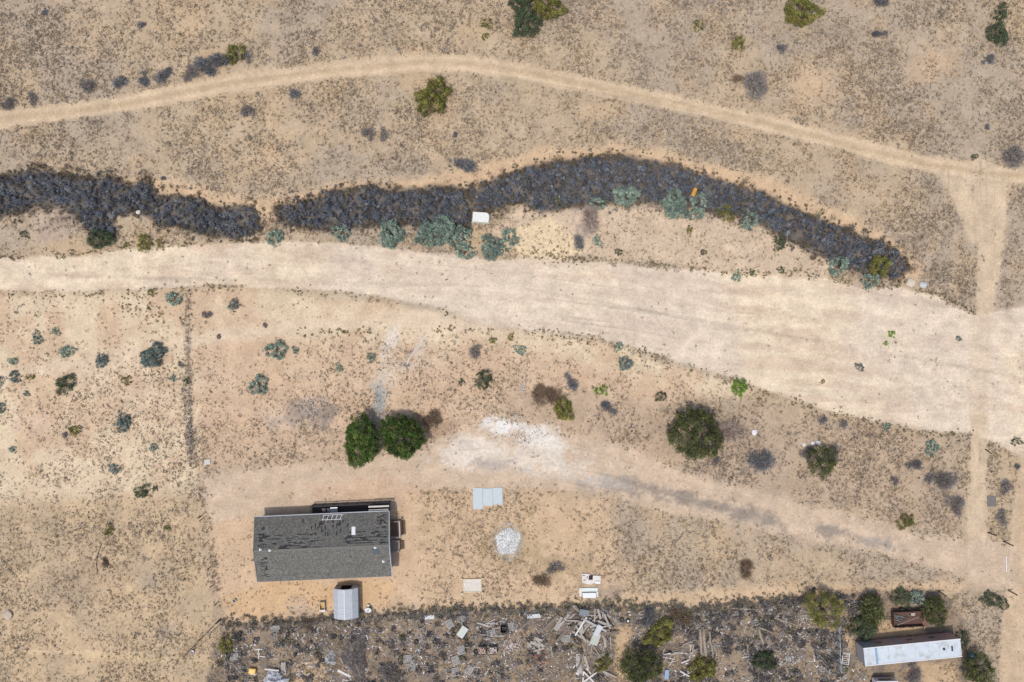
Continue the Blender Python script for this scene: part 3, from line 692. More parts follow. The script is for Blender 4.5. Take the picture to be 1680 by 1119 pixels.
def tree(px, py, rx, ry, h, kind, label, seed, ncl=150, dn=30):
    ncl = int(ncl*1.7)
    zc = h*0.62
    x, y = W(840+(px-840)*(1-zc/H), 559.5+(py-559.5)*(1-zc/H))
    t = thing('mesquite_tree', label, 'tree', (x, y, hz(x, y)))
    R = (rx+ry)/2*S*0.95
    crown = leaf_cloud(seed, kind, R, (h*.66)/R, dn, ncl, 0.3)
    obj('crown', crown, t, loc=(0, 0, h*.3), scale=(rx*2/(rx+ry), ry*2/(rx+ry), 1))
    rr = random.Random(seed); mb = MB()
    mb.tube([(0, 0, -.15), (.05, .03, h*.18), (.02, .08, h*.36)], [.2, .16, .13], 9)
    tr = mb.build('trunk', M_bark, t, smooth=True)
    for i in range(7):
        a = 2*PI*i/7 + rr.uniform(-.3, .3); k = rr.uniform(.6, .85)
        mb = MB(); mb.tube([(.03, .06, h*.3), (R*k*.4*math.cos(a), R*k*.4*math.sin(a), h*.5), (R*k*math.cos(a+.2), R*k*math.sin(a+.2), h*rr.uniform(.6, .8))], [.1, .07, .025], 6)
        mb.build('limb', M_bark, tr, smooth=True)
    return t

tree(592, 724, 32, 40, 4.4, 'tree', 'dense green tree with rounded crown, left of its twin above the house', 1)
tree(659, 717, 36, 38, 4.6, 'tree', 'dense green tree right of its twin at the driveway bend', 2)
tree(1141, 714, 43, 48, 4.6, 'treeolive', 'solitary dark green tree on the north side of the driveway', 3)
tree(1348, 757, 28, 27, 3.0, 'treeolive', 'loose dark green tree near the lane east of the solitary tree', 4, 60, 22)
tree(1353, 1000, 33, 33, 3.6, 'olive', 'yellow-green tree at the top right corner of the scrap yard', 5, 90, 26)
tree(1052, 1093, 33, 32, 3.6, 'treeolive', 'dark green round tree at the bottom of the scrap yard beside the sandy path', 6, 100, 26)
tree(1607, 1098, 26, 26, 3.0, 'treeolive', 'round dark green tree beside the blue basin near the eastern road', 7, 70, 26)
tree(1431, 1000, 21, 30, 2.6, 'treeolive', 'dusky green tree at the west side of the rusty scrap trailer', 8, 80, 24)
tree(1534, 1003, 22, 26, 2.4, 'treeolive', 'dusky green tree at the east side of the rusty scrap trailer', 9, 80, 24)

B = [
 # bigger bushes in the north field
 (710,159,27,'olive','large round yellow-green bush just south of the dirt track'),
 (1316,18,25,'olive','large yellow-green bush at the top edge above the north-east field'),
 (865,36,22,'darkgreen','dark green round bush, lowest of the trio at the top edge'),
 (899,8,23,'olive','yellow-green bush, right one of the trio at the top edge'),
 (853,1,17,'darkgreen','dark bush, left one of the trio cut by the top edge'),
 (799,38,9,'olive','small green bush left of the trio at the top edge'),
 (796,60,6,'olive','tiny green bush below the small one left of the top trio'),
 (1147,42,9,'olive','small yellow-green bush left of the big top-edge bush'),
 (1212,70,11,'olive','small olive bush between the big top-edge bush and the dirt track'),
 (762,268,17,'greyblue','dark blue-grey dead bush standing alone north of the thicket'),
 (627,219,10,'grey','dark dead bush at the right end of a grey streak in the north field'),
 (603,219,12,'grey','grey dead bush at the left end of a grey streak in the north field'),
 (747,222,6,'greyblue','small blue-grey dead bush between the big yellow-green bush and the thicket'),
 (482,153,10,'greyblue','dark dead bush close below the dirt track, left of the big yellow-green bush'),
 (406,180,12,'grey','grey dead bush below the dirt track at the west'),
 (268,292,5,'greyblue','tiny dark bush just above the western thicket'),
 (1240,135,24,'grey','broad grey dead bush north of the dirt track in the east'),
 (1213,129,10,'brown','reddish-brown small bush touching the broad grey dead one'),
 (1445,54,10,'greyblue','small dark bush in the upper part of the north-east field'),
 (1283,78,9,'greyblue','small dark bush below the big top-edge bush'),
 (1450,0,14,'greyblue','dark dead bush cut by the top edge in the north-east'),
 (1637,55,17,'darkgreen','dark bush in the top right corner, lower of two'),
 (1642,20,13,'darkgreen','dark bush in the top right corner, upper of two'),
 (1622,98,10,'greyblue','dark blue-grey bush just below the two in the top right corner'),
 (1665,255,20,'grey','wide grey dead bush at the right edge above the track junction'),
 (1599,257,5,'darkgreen','tiny dark green bush right above the track junction'),
 (1620,207,6,'greyblue','tiny dark bush north of the track junction'),
 (232,40,7,'greyblue','small dark dead bush in the top left field'),
 (71,20,6,'greyblue','tiny dark bush near the top left corner'),
 # hedge of dead bushes above the track
 (12,172,12,'grey','grey dead bush above the track at the left edge'),
 (50,160,10,'grey','grey dead bush above the track, second from the left edge'),
 (140,141,14,'grey','westernmost bush of the dead hedge above the track'),
 (196,132,14,'greyblue','second bush of the dead hedge above the track, from the west'),
 (234,127,12,'greyblue','third bush of the dead hedge above the track, from the west'),
 (268,121,15,'greyblue','fourth bush of the dead hedge above the track, from the west'),
 (308,117,14,'grey','fifth bush of the dead hedge above the track, from the west'),
 (334,110,19,'greyblue','sixth and widest bush of the dead hedge above the track'),
 (362,98,19,'greyblue','seventh bush of the dead hedge, next to its green end'),
 (384,87,15,'olive','green-topped bush at the eastern end of the dead hedge'),
 (400,93,12,'grey','last grey bush east of the green top of the dead hedge'),
 (516,82,9,'grey','lone grey dead bush above the track east of the hedge'),
 # along the thicket and the wash
 (163,392,18,'darkgreen','dark green bush below the western thicket'),
 (236,398,13,'olive','olive bush on the bank, right of the dark green one below the western thicket'),
 (263,398,7,'olive','small olive bush just right of the one on the western bank'),
 (207,402,5,'olive','tiny olive bush between two bigger ones on the western bank'),
 (41,385,7,'darkgreen','small dark bush on the west bank at the left edge'),
 (451,390,13,'sage','blue-green bush on the wash bank below the thicket gap'),
 (559,382,13,'sage','blue-green bush at the thicket foot, first right of the thicket gap'),
 (641,383,21,'sage','large turquoise bush at the thicket foot left of the double clump'),
 (706,384,22,'sage','left half of the biggest turquoise clump below the thicket'),
 (735,377,23,'sage','middle of the biggest turquoise clump, left of the white tub'),
 (755,386,16,'sage','right end of the biggest turquoise clump, below the white tub'),
 (763,412,14,'sage','turquoise bush on the wash edge below the biggest clump'),
 (806,407,18,'sage','round turquoise bush on the wash edge, left one of a pair'),
 (835,393,15,'sage','duller round bush, right one of the pair on the wash edge'),
 (950,399,12,'greyblue','dark blue-grey round bush on the pale sand south of the thicket'),
 (980,396,9,'sage','small sage bush right of the dark round one on the pale sand'),
 (1014,414,7,'darkgreen','small green bush on the upper bank of the wash'),
 (1027,321,18,'sage','sage bush in the middle of the thicket arc, lower side'),
 (981,333,12,'sage','small pale green bush at the lower side of the thicket arc'),
 (915,327,9,'olive','small green bush inside the thicket arc, west part'),
 (1108,335,22,'sage','bright turquoise bush left of the orange drum'),
 (1149,332,15,'sage','dull sage bush below the orange drum'),
 (1143,351,11,'sage','small sage bush at the thicket edge beneath the orange drum'),
 (1190,347,14,'olive','olive-grey bush on the lower thicket edge east of the orange drum'),
 (1230,362,14,'sage','sage bush on the lower thicket edge, last before the narrow part'),
 (968,360,20,'pink','pinkish grey dry brush on the bank below the thicket'),
 (1377,437,16,'sage','turquoise bush at the lower edge of the eastern thicket end'),
 (1427,461,13,'sage','turquoise bush at the tip of the eastern thicket end'),
 (1446,438,18,'olive','green bush inside the eastern tip of the thicket'),
 (1210,452,9,'sage','small sage bush on the northern wash edge in the east'),
 (1234,447,5,'darkgreen','tiny green bush right of the small sage one on the wash edge'),
 (1281,443,6,'darkgreen','tiny dark green bush on the wash edge, further right'),
 (1278,399,11,'darkgreen','low dark green bush on the bank below the narrow thicket'),
 (1130,378,6,'olive','tiny olive bush on the open bank below the orange drum'),
 (1154,414,5,'darkgreen','tiny dark bush in the middle of the open bank'),
 (1333,422,6,'brown','small brown bush beside the narrow thicket'),
 # left field south of the wash
 (285,490,12,'sage','sage bush under the wash beside the top of the west fence'),
 (383,501,10,'blue','blue-grey bush below the wash right of the west fence'),
 (250,480,7,'olive','small bush under the wash, left of the one beside the west fence'),
 (61,555,9,'sage','sage bush in the left field, above and left of the round one'),
 (92,544,7,'sage','small sage bush top of the left field'),
 (110,577,11,'sage','round sage bush in the left field above the sandy lane'),
 (166,592,11,'blue','blue-grey bush on the sandy lane in the left field'),
 (249,584,19,'blue','largest bush of the left field, near the west fence'),
 (22,593,7,'sage','small sage bush near the left edge on the sandy lane'),
 (25,619,10,'blue','round blue-grey bush near the left edge below the sandy lane'),
 (50,618,6,'olive','small olive bush right of the one near the left edge'),
 (107,632,16,'darkgreen','large dark green bush in the left field below the sandy lane'),
 (207,625,8,'olive','small yellow-brown bush in the left field between two larger ones'),
 (201,694,14,'blue','blue-grey bush low in the left field'),
 (123,707,10,'olive','olive bush low in the left field'),
 (107,712,6,'grey','small grey bush touching the olive one low in the left field'),
 (0,626,8,'blue','bush cut by the left edge, upper of two'),
 (1,669,8,'blue','bush cut by the left edge, lower of two'),
 (43,646,5,'sage','tiny sage bush under the left-edge pair'),
 (295,598,6,'grey','tiny grey bush just left of the west fence, upper'),
 (284,620,6,'sage','tiny sage bush just left of the west fence, lower'),
 (307,625,6,'darkgreen','small dark bush growing in the west fence line'),
 (21,738,6,'sage','small sage bush near the left edge above the orange field'),
 (251,734,7,'sage','small sage bush left of the lower west fence'),
 (187,770,9,'blue','small blue-grey bush on the slope at the left'),
 (232,806,12,'darkgreen','dark green bush left of the driveway end'),
 (254,802,5,'darkgreen','tiny dark bush right of the one by the driveway end'),
 (179,869,9,'olive','small olive bush on the south-west field'),
 (274,867,5,'olive','tiny green bush west of the house corner'),
 (170,925,9,'brown','brown low bush on the south-west field beside the hose'),
 (453,575,15,'sage','sage bush right of the west fence on the pebbled ground'),
 (424,633,15,'sage','pale sage bush above the grey rubble patch'),
 (486,575,6,'sage','narrow small sage bush right of a larger one on pebbled ground'),
 (556,603,7,'sage','small teal bush in the middle of the pebbled ground'),
 (360,553,5,'grey','tiny grey bush below the wash, first right of the west fence'),
 (434,533,5,'grey','tiny grey bush below the wash, second right of the west fence'),
 (338,517,9,'grey','grey dead weeds right of the west fence top'),
 # centre
 (609,586,8,'sage','small green bush left of the pale scars'),
 (853,574,9,'sage','small turquoise bush south of the wash in the middle'),
 (1026,597,11,'blue','blue-grey bush on the southern wash edge'),
 (1015,570,8,'sage','small sage bush above the blue-grey one on the southern wash edge'),
 (779,575,12,'grey','grey dead bush south of the wash left of the small turquoise one'),
 (838,553,6,'olive','small dark bush just under the wash in the middle'),
 (808,558,6,'olive','small lime-tinged bush under the wash'),
 (988,641,10,'lime','bright green round bush in the middle'),
 (1213,635,13,'lime','bright lime-green bush on the southern wash edge'),
 (792,622,15,'darkgreen','low dark green bush above the pale caliche patch'),
 (757,627,6,'darkgreen','tiny green bush left of the low dark green one'),
 (905,655,17,'brown','olive-brown dry bush above the caliche patch, left one'),
 (925,672,17,'olive','olive-brown bush above the caliche patch, right one'),
 (880,645,16,'brown','dead brown bush above the caliche patch, upper'),
 (712,690,17,'brown','brown dead bush right of the twin trees'),
 (936,625,13,'greyblue','blue-grey dead bush in the middle, left of the bright green one'),
 (1000,670,13,'greyblue','flat blue-grey dead bush below the bright green one'),
 (1205,706,24,'pink','pale grey-brown leafless bush right of the solitary tree'),
 (1247,755,22,'greyblue','dark blue-grey dead bush south-east of the solitary tree'),
 (1175,755,9,'grey','small grey dead bush below the solitary tree'),
 (1085,650,10,'darkgreen','dark bush up-left of the solitary tree'),
 (1411,603,7,'blue','lone teal bush out on the sand of the wash'),
 (1465,548,6,'lime','small yellow-green weed on the wash sand'),
 (1455,563,4,'lime','tiny yellow-green weed on the wash sand'),
 (1575,556,5,'blue','tiny dark bush on the sand near the lane'),
 (1350,626,4,'olive','tiny olive weed low on the wash sand'),
 (1454,700,7,'sage','small sage bush on the south-east edge of the wash'),
 (1530,735,11,'sage','sage bush left of the lane south of the wash'),
 (1350,690,9,'greyblue','dark dead bush on the wash edge, above the loose tree'),
 (1385,694,9,'grey','grey dead bush on the wash edge, right of the darker one'),
 (1500,763,13,'greyblue','blue-grey bush left of the lane'),
 (1470,790,8,'grey','small grey bush down-left of the one by the lane'),
 (1325,745,12,'grey','grey bush at the left side of the loose tree'),
 (1371,745,13,'grey','grey bush at the right side of the loose tree'),
 (1486,856,12,'olive','olive bush on the north edge of the driveway near its end'),
 (1545,790,22,'grey','broad grey dead scrub bush left of the lane above the driveway'),
 (1570,830,16,'grey','grey dead bush beside the lane just above the driveway'),
 (1222,935,17,'brown','dark brown dead bush south of the driveway'),
 (1670,725,8,'darkgreen','small dark bush at the right edge on the wash sand'),
 (1668,765,6,'greyblue','purplish small bush at the right edge'),
 (1653,800,12,'grey','grey bush strip between lane and eastern road, upper'),
 (1648,850,12,'grey','grey bush strip between lane and eastern road, lower'),
 (1625,985,14,'darkgreen','low grey-green bush north-east of the scrap trailer, left'),
 (1646,990,10,'darkgreen','low grey-green bush beside the eastern road'),
 (910,935,14,'grey','low grey-green dead weeds left of the white wreckage'),
 (890,950,14,'brown','low brownish weeds left of the white wreckage, lower'),
 (575,938,0,'',''),
 # scrap yard greens
 (1082,1040,22,'olive','olive bush above the round dark tree in the scrap yard'),
 (1068,1012,18,'greyblue','dark blackish bush along the yard fence right of the two tyres'),
 (1152,1098,20,'olive','olive bush at the bottom of the scrap yard among the boards'),
 (1255,1085,17,'darkgreen','green bush at the bottom of the scrap yard in the dead brush'),
 (370,1058,13,'olive','olive bush in the west corner of the scrap yard'),
 (990,1090,14,'olive','low olive bush left of the sandy path in the scrap yard'),
 (1478,980,15,'darkgreen','dark bush behind the rusty scrap trailer'),
 (1505,982,13,'sage','teal-tinged bush at the north-east corner of the rusty scrap trailer'),
 (1418,1028,20,'darkgreen','dark bush at the north-west corner of the long white trailer'),
 (1120,1010,18,'brown','brown dead bush at the yard edge above the logs'),
 (1580,1050,13,'darkgreen','dark green scrub at the east end of the long white trailer'),
 (1500,1105,18,'grey','grey scrub south of the long white trailer'),
 (860,1040,0,'',''),
 (507,1025,12,'brown','dark dead bush leaning on the yard fence left of the shed'),
 (645,1112,22,'grey','dark heap of dead branches at the bottom left of the scrap yard'),
]
for b_ in B:
    if b_[2]:
        st = {'bright lime-green bush on the southern wash edge': 1.25}.get(b_[4], 1.0)
        plant(b_[0], b_[1], b_[2]*1.04, b_[3], b_[4], stretch=st, ang=math.radians(-65))

# ------------------------------------------------------------------ house
M_under = mat('roof_felt', K(44, 43, 44), 0.9, 0.2, 5)
M_gut = mat('grey_gutter', K(110, 110, 110), 0.7, 0.15, 5)
M_siding = mat('siding', K(176, 170, 160), 0.7, 0.1, 4)
M_trim = mat('trim_paint', K(178, 180, 184), 0.6, 0.12, 5)
M_white = mat('white_paint', K(228, 228, 228), 0.5, 0.06, 4)
M_glass = mat('window_glass', K(60, 68, 78), 0.1, 0.05, 2)
M_deck = mat('dark_deck_wood', K(50, 46, 46), 0.8, 0.3, 6)
M_wood = mat('grey_weathered_wood', K(158, 148, 136), 0.9, 0.3, 5, stain=K(118, 106, 94), stain_amt=.7, stain_scale=3)
M_brownwood = mat('brown_wood', K(112, 88, 66), 0.9, 0.3, 6)
M_dark = mat('dark_void', K(38, 34, 34), 0.9, 0.2, 4)
M_metal = mat('galvanised_metal', K(188, 192, 196), 0.55, 0.12, 3, metal=0.15, stain=K(160, 160, 158), stain_amt=.5)
M_shing = mat_attr('shingle', 0.9)
hx, hy = W(538, 888)
house = thing('house', 'single-storey house with long grey shingle gable roof missing shingle tabs', 'house', (hx, hy, 0), math.radians(2.5))
HL, HW, EAVE, RISE = 18.2, 8.75, 2.65, 1.15
mb = MB(); mb.box(-HL/2+.25, HL/2-.25, -HW/2+.45, HW/2-.45, -.25, EAVE-.02)
for sx in (-1, 1):                                     # gable triangles
    x0, x1 = sorted((sx*(HL/2-.25), sx*(HL/2-.29)))
    w_ = HW/2-.45; zt = EAVE-.04 + RISE*w_/(HW/2)
    mb.add([(x0,-w_,EAVE-.03),(x1,-w_,EAVE-.03),(x0,w_,EAVE-.03),(x1,w_,EAVE-.03),(x0,0,zt),(x1,0,zt)], [(0,2,4),(1,5,3),(0,4,5,1),(2,3,5,4),(0,1,3,2)])
mb.build('wall', M_siding, house)
mb = MB()
sl = math.hypot(HW/2, RISE)
for sy in (-1, 1):
    e, n_ = (0, sy*HW/2), None
    a, b, c_, d_ = (-HL/2, 0, EAVE+RISE), (HL/2, 0, EAVE+RISE), (HL/2, sy*HW/2, EAVE), (-HL/2, sy*HW/2, EAVE)
    lo = [(p[0], p[1], p[2]-.12) for p in (a, b, c_, d_)]
    mb.add([a, b, c_, d_]+lo, [(0,1,2,3),(4,7,6,5),(0,4,5,1),(1,5,6,2),(2,6,7,3),(3,7,4,0)])
roof = mb.build('roof', M_under, house)
# shingle tabs: courses of small tabs, torn away in streaks as on the real roof
rs = np.random.default_rng(5)
VV, CC = [], []
TW, EX = 0.17, 0.145
nC, nT = int(sl/EX), int(HL/TW)
lost = {}
def lose(sy, i, j, n, vert=False):
    for k in range(n): lost[(sy, i+(0 if vert else k), j+(k if vert else 0))] = 1
rr = random.Random(3)
for _ in range(46): lose(1, int(nT*rr.uniform(.03, .46)), int(nC*rr.uniform(.55, .99)), rr.choice((2,3,4,6,9)))
for _ in range(30): lose(1, int(nT*rr.uniform(.66, .97)), int(nC*rr.uniform(.55, .95)), rr.choice((2,3,5,8,14)))
for _ in range(46): lose(1, int(nT*min(.7, max(.36, rr.gauss(.52, .08)))), int(nC*rr.uniform(.03, .55)), rr.choice((1,2,3,4)), True)
for k in range(26): lose(1, int(nT*rr.uniform(.91, .975)), int(nC*rr.uniform(.05, .5)), rr.choice((1,2,3)))
for k in range(18): lose(1, int(nT*rr.uniform(.03, .07)), int(nC*rr.uniform(.3, .9)), rr.choice((1,2,3)))
for k in range(26): lose(-1, int(nT*rr.uniform(.03, .09)), int(nC*rr.uniform(.05, .8)), rr.choice((1,2,3)))
for k in range(9): lose(-1, int(nT*rr.uniform(.1, .95)), int(nC*rr.uniform(.1, .9)), rr.choice((1,2)))
lose(1, int(nT*.68), int(nC*.83), 26); lose(1, int(nT*.05), int(nC*.97), 12); lose(1, int(nT*.2), int(nC*.9), 12); lose(1, int(nT*.7), int(nC*.97), 9); lose(1, int(nT*.1), int(nC*.66), 10)
pal = np.array([K(122,119,112), K(110,109,105), K(132,128,118), K(120,116,106), K(104,104,104)])
for sy in (-1, 1):
    for j in range(nC):
        v0, v1 = j*EX, (j+1)*EX+.03
        f0, f1 = v0/sl, min(1, v1/sl)
        y0, z0 = sy*HW/2*(1-f0), EAVE+RISE*f0
        y1, z1 = sy*HW/2*(1-f1), EAVE+RISE*f1
        off = (j % 3)*TW*.33
        cj = rs.uniform(.93, 1.07)
        for i in range(nT):
            if (sy, i, j) in lost: continue
            xa = -HL/2 + i*TW + off*0; xb = xa+TW-.006
            l = .016+rs.uniform(0, .008)
            VV += [(xa, y0, z0+l), (xb, y0, z0+l), (xb, y1, z1+.004), (xa, y1, z1+.004), (xa, y0, z0+.001), (xb, y0, z0+.001)]
            CC += [pal[rs.integers(5)]*cj*rs.uniform(.85, 1.15)]*6
VV = np.array(VV); nq = len(VV)//6
ff = (np.arange(nq)[:, None, None]*6 + np.array([[0, 1, 2, 3], [4, 5, 1, 0]])[None]).reshape(-1, 4)
tag(obj('shingles', np_mesh('shingles', VV, ff, M_shing, np.array(CC)), roof), kind='stuff')
mb = MB(); mb.box(-HL/2, HL/2, -.13, .13, EAVE+RISE-.012, EAVE+RISE+.03); mb.build('ridge_cap', mat('ridge_shingle', K(118,115,108), .9, .25, 8), roof)
for sy in (-1, 1):
    MB().box(-HL/2-.02, HL/2+.02, *sorted((sy*HW/2+sy*.004, sy*(HW/2+.10))), EAVE-.14, EAVE+.035).build('gutter', M_trim if sy > 0 else M_gut, roof)
for sx in (-1, 1):
    for sy in (-1, 1):
        MB().bar((sx*(HL/2+.06), sy*(HW/2+.03), EAVE-.03), (sx*(HL/2+.06), 0, EAVE+RISE-.03), .1, .16).build('barge_board', M_trim if sx > 0 else M_gut, roof)
def roof_z(y): return EAVE+RISE*(1-abs(y)/(HW/2))
def hl(px, py, z):          # photograph pixel at height z -> house local
    X, Y = W(840+(px-840)*(1-z/H), 559.5+(py-559.5)*(1-z/H))
    v = Matrix.Rotation(-math.radians(2.5), 3, 'Z') @ Vector((X-hx, Y-hy, 0)); return v.x, v.y
for (px, py) in ((428, 901), (443.5, 902), (616, 897.5), (628.5, 922)):
    x, y = hl(px, py, 3.7); z = roof_z(y)
    mb = MB(); mb.lathe([(.0, .02), (.2, .02), (.2, .06), (.09, .1), (.08, .3), (.13, .3), (.12, .36), (0, .38)], 10, (x, y, z)); mb.build('vent_pipe', M_white, roof)
x, y = hl(580, 871, 3.4); z = roof_z(y); q = math.atan2(RISE, HW/2)
MB().box(x-.26, x+.26, y-.55, y+.55, -.0, .12, Matrix.Translation((0, 0, z)) @ Matrix.Translation((x, y, 0)) @ Matrix.Rotation(-q, 4, 'X') @ Matrix.Translation((-x, -y, 0))).build('skylight', M_white, roof, bevel=.02)
x, y = hl(617, 905, 3.6); z = roof_z(y)
MB().box(x-.5, x+.5, y-.4, y+.4, .02, .04, Matrix.Translation((x, y, z)) @ Matrix.Rotation(q if y < 0 else -q, 4, 'X') @ Matrix.Translation((-x, -y, 0))).build('patch', mat('felt_patch', K(84, 92, 98), .8, .2, 5), roof)
def window(x, y, w, zc, h, ax):
    fr = MB(); t = .05
    B4 = lambda a0, a1, b0, b1, dd: (fr.box(x+a0, x+a1, y-dd, y+dd, b0, b1) if ax == 'x' else fr.box(x-dd, x+dd, y+a0, y+a1, b0, b1))
    B4(-w/2, w/2, zc+h/2-t, zc+h/2, .06); B4(-w/2, w/2, zc-h/2, zc-h/2+t, .06); B4(-w/2, -w/2+t, zc-h/2+t, zc+h/2-t, .06); B4(w/2-t, w/2, zc-h/2+t, zc+h/2-t, .06)
    f = fr.build('window', M_white, house)
    g = MB()
    if ax == 'x': g.box(x-w/2+t, x+w/2-t, y-.03, y+.03, zc-h/2+t, zc+h/2-t)
    else: g.box(x-.03, x+.03, y-w/2+t, y+w/2-t, zc-h/2+t, zc+h/2-t)
    g.build('pane', M_glass, f)
yn, xe = HW/2-.45, HL/2-.25
for x in (-7, -4, 3.6, 7.2): window(x, yn, 1.2, 1.55, 1.1, 'x')
for x in (-6.5, -2.5, 1.5, 6): window(x, -yn, 1.2, 1.55, 1.1, 'x')
for y in (-2.6,): window(xe, y, 1.0, 1.55, 1.1, 'y')
d1 = MB().box(-.45, .45, yn-.03, yn+.04, .55, 2.5).build('door', mat('door_paint', K(210, 206, 198), .5, .08, 3), house)
MB().box(.3, .38, yn+.04, yn+.1, 1.45, 1.52).build('handle', M_metal, d1)
d2 = MB().box(xe-.03, xe+.04, 1.4, 2.3, .55, 2.5).build('door', mat('door_paint', K(210, 206, 198), .5, .08, 3), house)
MB().box(xe+.04, xe+.1, 1.5, 1.58, 1.45, 1.52).build('handle', M_metal, d2)
# dark porch deck on the north side
X0, Y0 = hl(512, 829, .5); X1, _ = hl(641, 826, .5)
DY0, DY1 = yn+.02, Y0+.05
deck = thing('porch', 'black timber porch along the north side of the house', 'porch', (hx, hy, 0), math.radians(2.5))
mb = MB(); nb = int((X1-X0)/.14)
for k in range(nb): mb.box(X0+k*.14, X0+k*.14+.128, DY0, DY1, .44, .48)
tag(mb.build('deck_boards', M_deck, deck), kind='stuff')
mb = MB(); mb.box(X0, X1, DY1-.06, DY1-.01, .0, .435); mb.box(X0+.01, X0+.06, DY0, DY1-.065, .0, .435); mb.build('skirt', M_deck, deck)
nP = 7
for k in range(nP+1):
    x = X0+.06+(X1-X0-.12)*k/nP
    MB().box(x-.045, x+.045, DY1-.10, DY1-.01, .48, 1.4).build('post', M_deck, deck)
MB().box(X0, X1, DY1-.12, DY1+.02, 1.4, 1.45).build('rail', M_deck, deck)
MB().box(X0+.02, X0+.10, DY0+.1, DY1-.12, 1.4, 1.45).build('rail', M_deck, deck)
for k, yy in enumerate((DY1-.22, DY1-.72)):
    MB().box(X1-2.75, X1+.05-.1*k, yy-.13, yy+.1, 2.25, 2.32).build('awning_slat', mat('pale_timber', K(206, 200, 190), .8, .15, 5), deck)
for x in (X1-2.6, X1-.1): MB().box(x-.05, x+.05, DY1-.5, DY1-.4, 1.455, 2.245).build('awning_post', M_deck, deck)
for x in (X1-2.6, X1-.1): MB().box(x-.05, x+.05, DY1-.85, DY1-.1, 2.15, 2.245).build('awning_beam', M_deck, deck)
def on_house(lx, ly, z):
    v = Matrix.Rotation(math.radians(2.5), 3, 'Z') @ Vector((lx, ly, 0)); return (hx+v.x, hy+v.y, z)
x, y = hl(548, 836, 1.2)
tb = thing('table', 'pale glass-topped table on the dark porch', 'table', on_house(x, y-.05, .48), math.radians(2.5))
MB().box(-.5, .5, -.36, .36, .7, .73).build('table_top', mat('frosted_glass', K(150, 168, 172), .3, .15, 3), tb, bevel=.01)
for sx in (-1, 1):
    for sy in (-1, 1): MB().box(sx*.42-.025, sx*.42+.025, sy*.28-.025, sy*.28+.025, 0, .7).build('leg', M_dark, tb)
for (px, lab) in ((539.5, 'pale porch chair next to the glass-topped table'), (531.5, 'pale porch chair, farther from the glass-topped table')):
    x, y = hl(px, 836, 1.0)
    ch = thing('porch_chair', lab, 'chair', on_house(x, y-.05, .48), math.radians(2.5), 'porch chairs')
    MB().box(-.23, .23, -.22, .22, .42, .46).build('seat', mat('pinkish_plastic', K(186, 172, 174), .5, .1, 4), ch, bevel=.01)
    MB().box(-.23, .23, .18, .22, .47, .9).build('backrest', mat('pinkish_plastic', K(186, 172, 174), .5, .1, 4), ch, bevel=.01)
    for sx in (-1, 1):
        for sy in (-1, 1): MB().box(sx*.2-.02, sx*.2+.02, sy*.19-.02, sy*.19+.02, 0, .42).build('leg', M_dark, ch)
# ladder lying along the eave
x, y = hl(546, 845, 2.75)
la = thing('ladder', 'white wooden ladder frame lying over the north eave of the house', 'ladder', on_house(x, HW/2-.42, roof_z(HW/2-.42)+.16), math.radians(2.5))
tl = Matrix.Rotation(-q, 4, 'X')
MB().box(-1.45, 1.25, -.34, -.28, -.03, .03, tl).build('rail', M_white, la); MB().box(-1.25, 1.45, .28, .34, -.03, .03, tl).build('rail', M_white, la)
for k in range(5): 
    xx = -1.25+k*.6
    a_, b_2 = tl @ Vector((xx-.1, -.28, 0)), tl @ Vector((xx+.12, .28, 0))
    MB().bar(a_, b_2, .06, .04).build('rung', M_white, la)
# side steps on the east end
for k, (y0, y1, dx, lab) in enumerate(((853, 880, 1.45, 'brown timber landing with pale handrail, upper one at the east end of the house'), (886, 904, 1.2, 'smaller timber landing with thin rails, lower one at the east end of the house'))):
    _, ya = hl(645, y0, .5); _, yb = hl(645, y1, .5)
    x0 = HL/2-.22
    st = thing('landing', lab, 'landing', (hx, hy, 0), math.radians(2.5), 'landings at the east end of the house')
    nbd = int((ya-yb)/.15)
    for i in range(nbd): MB().box(x0, x0+dx, yb+i*.15, yb+i*.15+.138, .42, .46).build('board', M_brownwood if k == 0 else M_wood, st)
    for i in range(2): MB().box(x0+dx+.01+i*.28, x0+dx+.27+i*.28, yb+.15, ya-.2, .26-.14*i, .30-.14*i).build('step', M_brownwood, st)
    for xx in (x0+.06, x0+dx-.05):
        for yy in (yb+.03, ya-.06):
            MB().box(xx-.04, xx+.04, yy-.04, yy+.04, -.1, 1.38 if k == 0 else 1.0).build('post', M_wood, st)
    hh = 1.38 if k == 0 else 1.0; tw = .16 if k == 0 else .07
    MB().box(x0+dx-.05-tw/2, x0+dx-.05+tw/2, yb-.02, ya, hh, hh+.05).build('handrail', M_trim if k == 0 else M_wood, st)
    MB().box(x0+.05, x0+dx-.05-tw/2-.003, yb-.02, yb+.08, hh, hh+.05).build('handrail', M_wood, st)
    MB().box(x0+.05, x0+dx-.05-tw/2-.003, ya-.11, ya-.01, hh, hh+.05).build('handrail', M_wood, st)

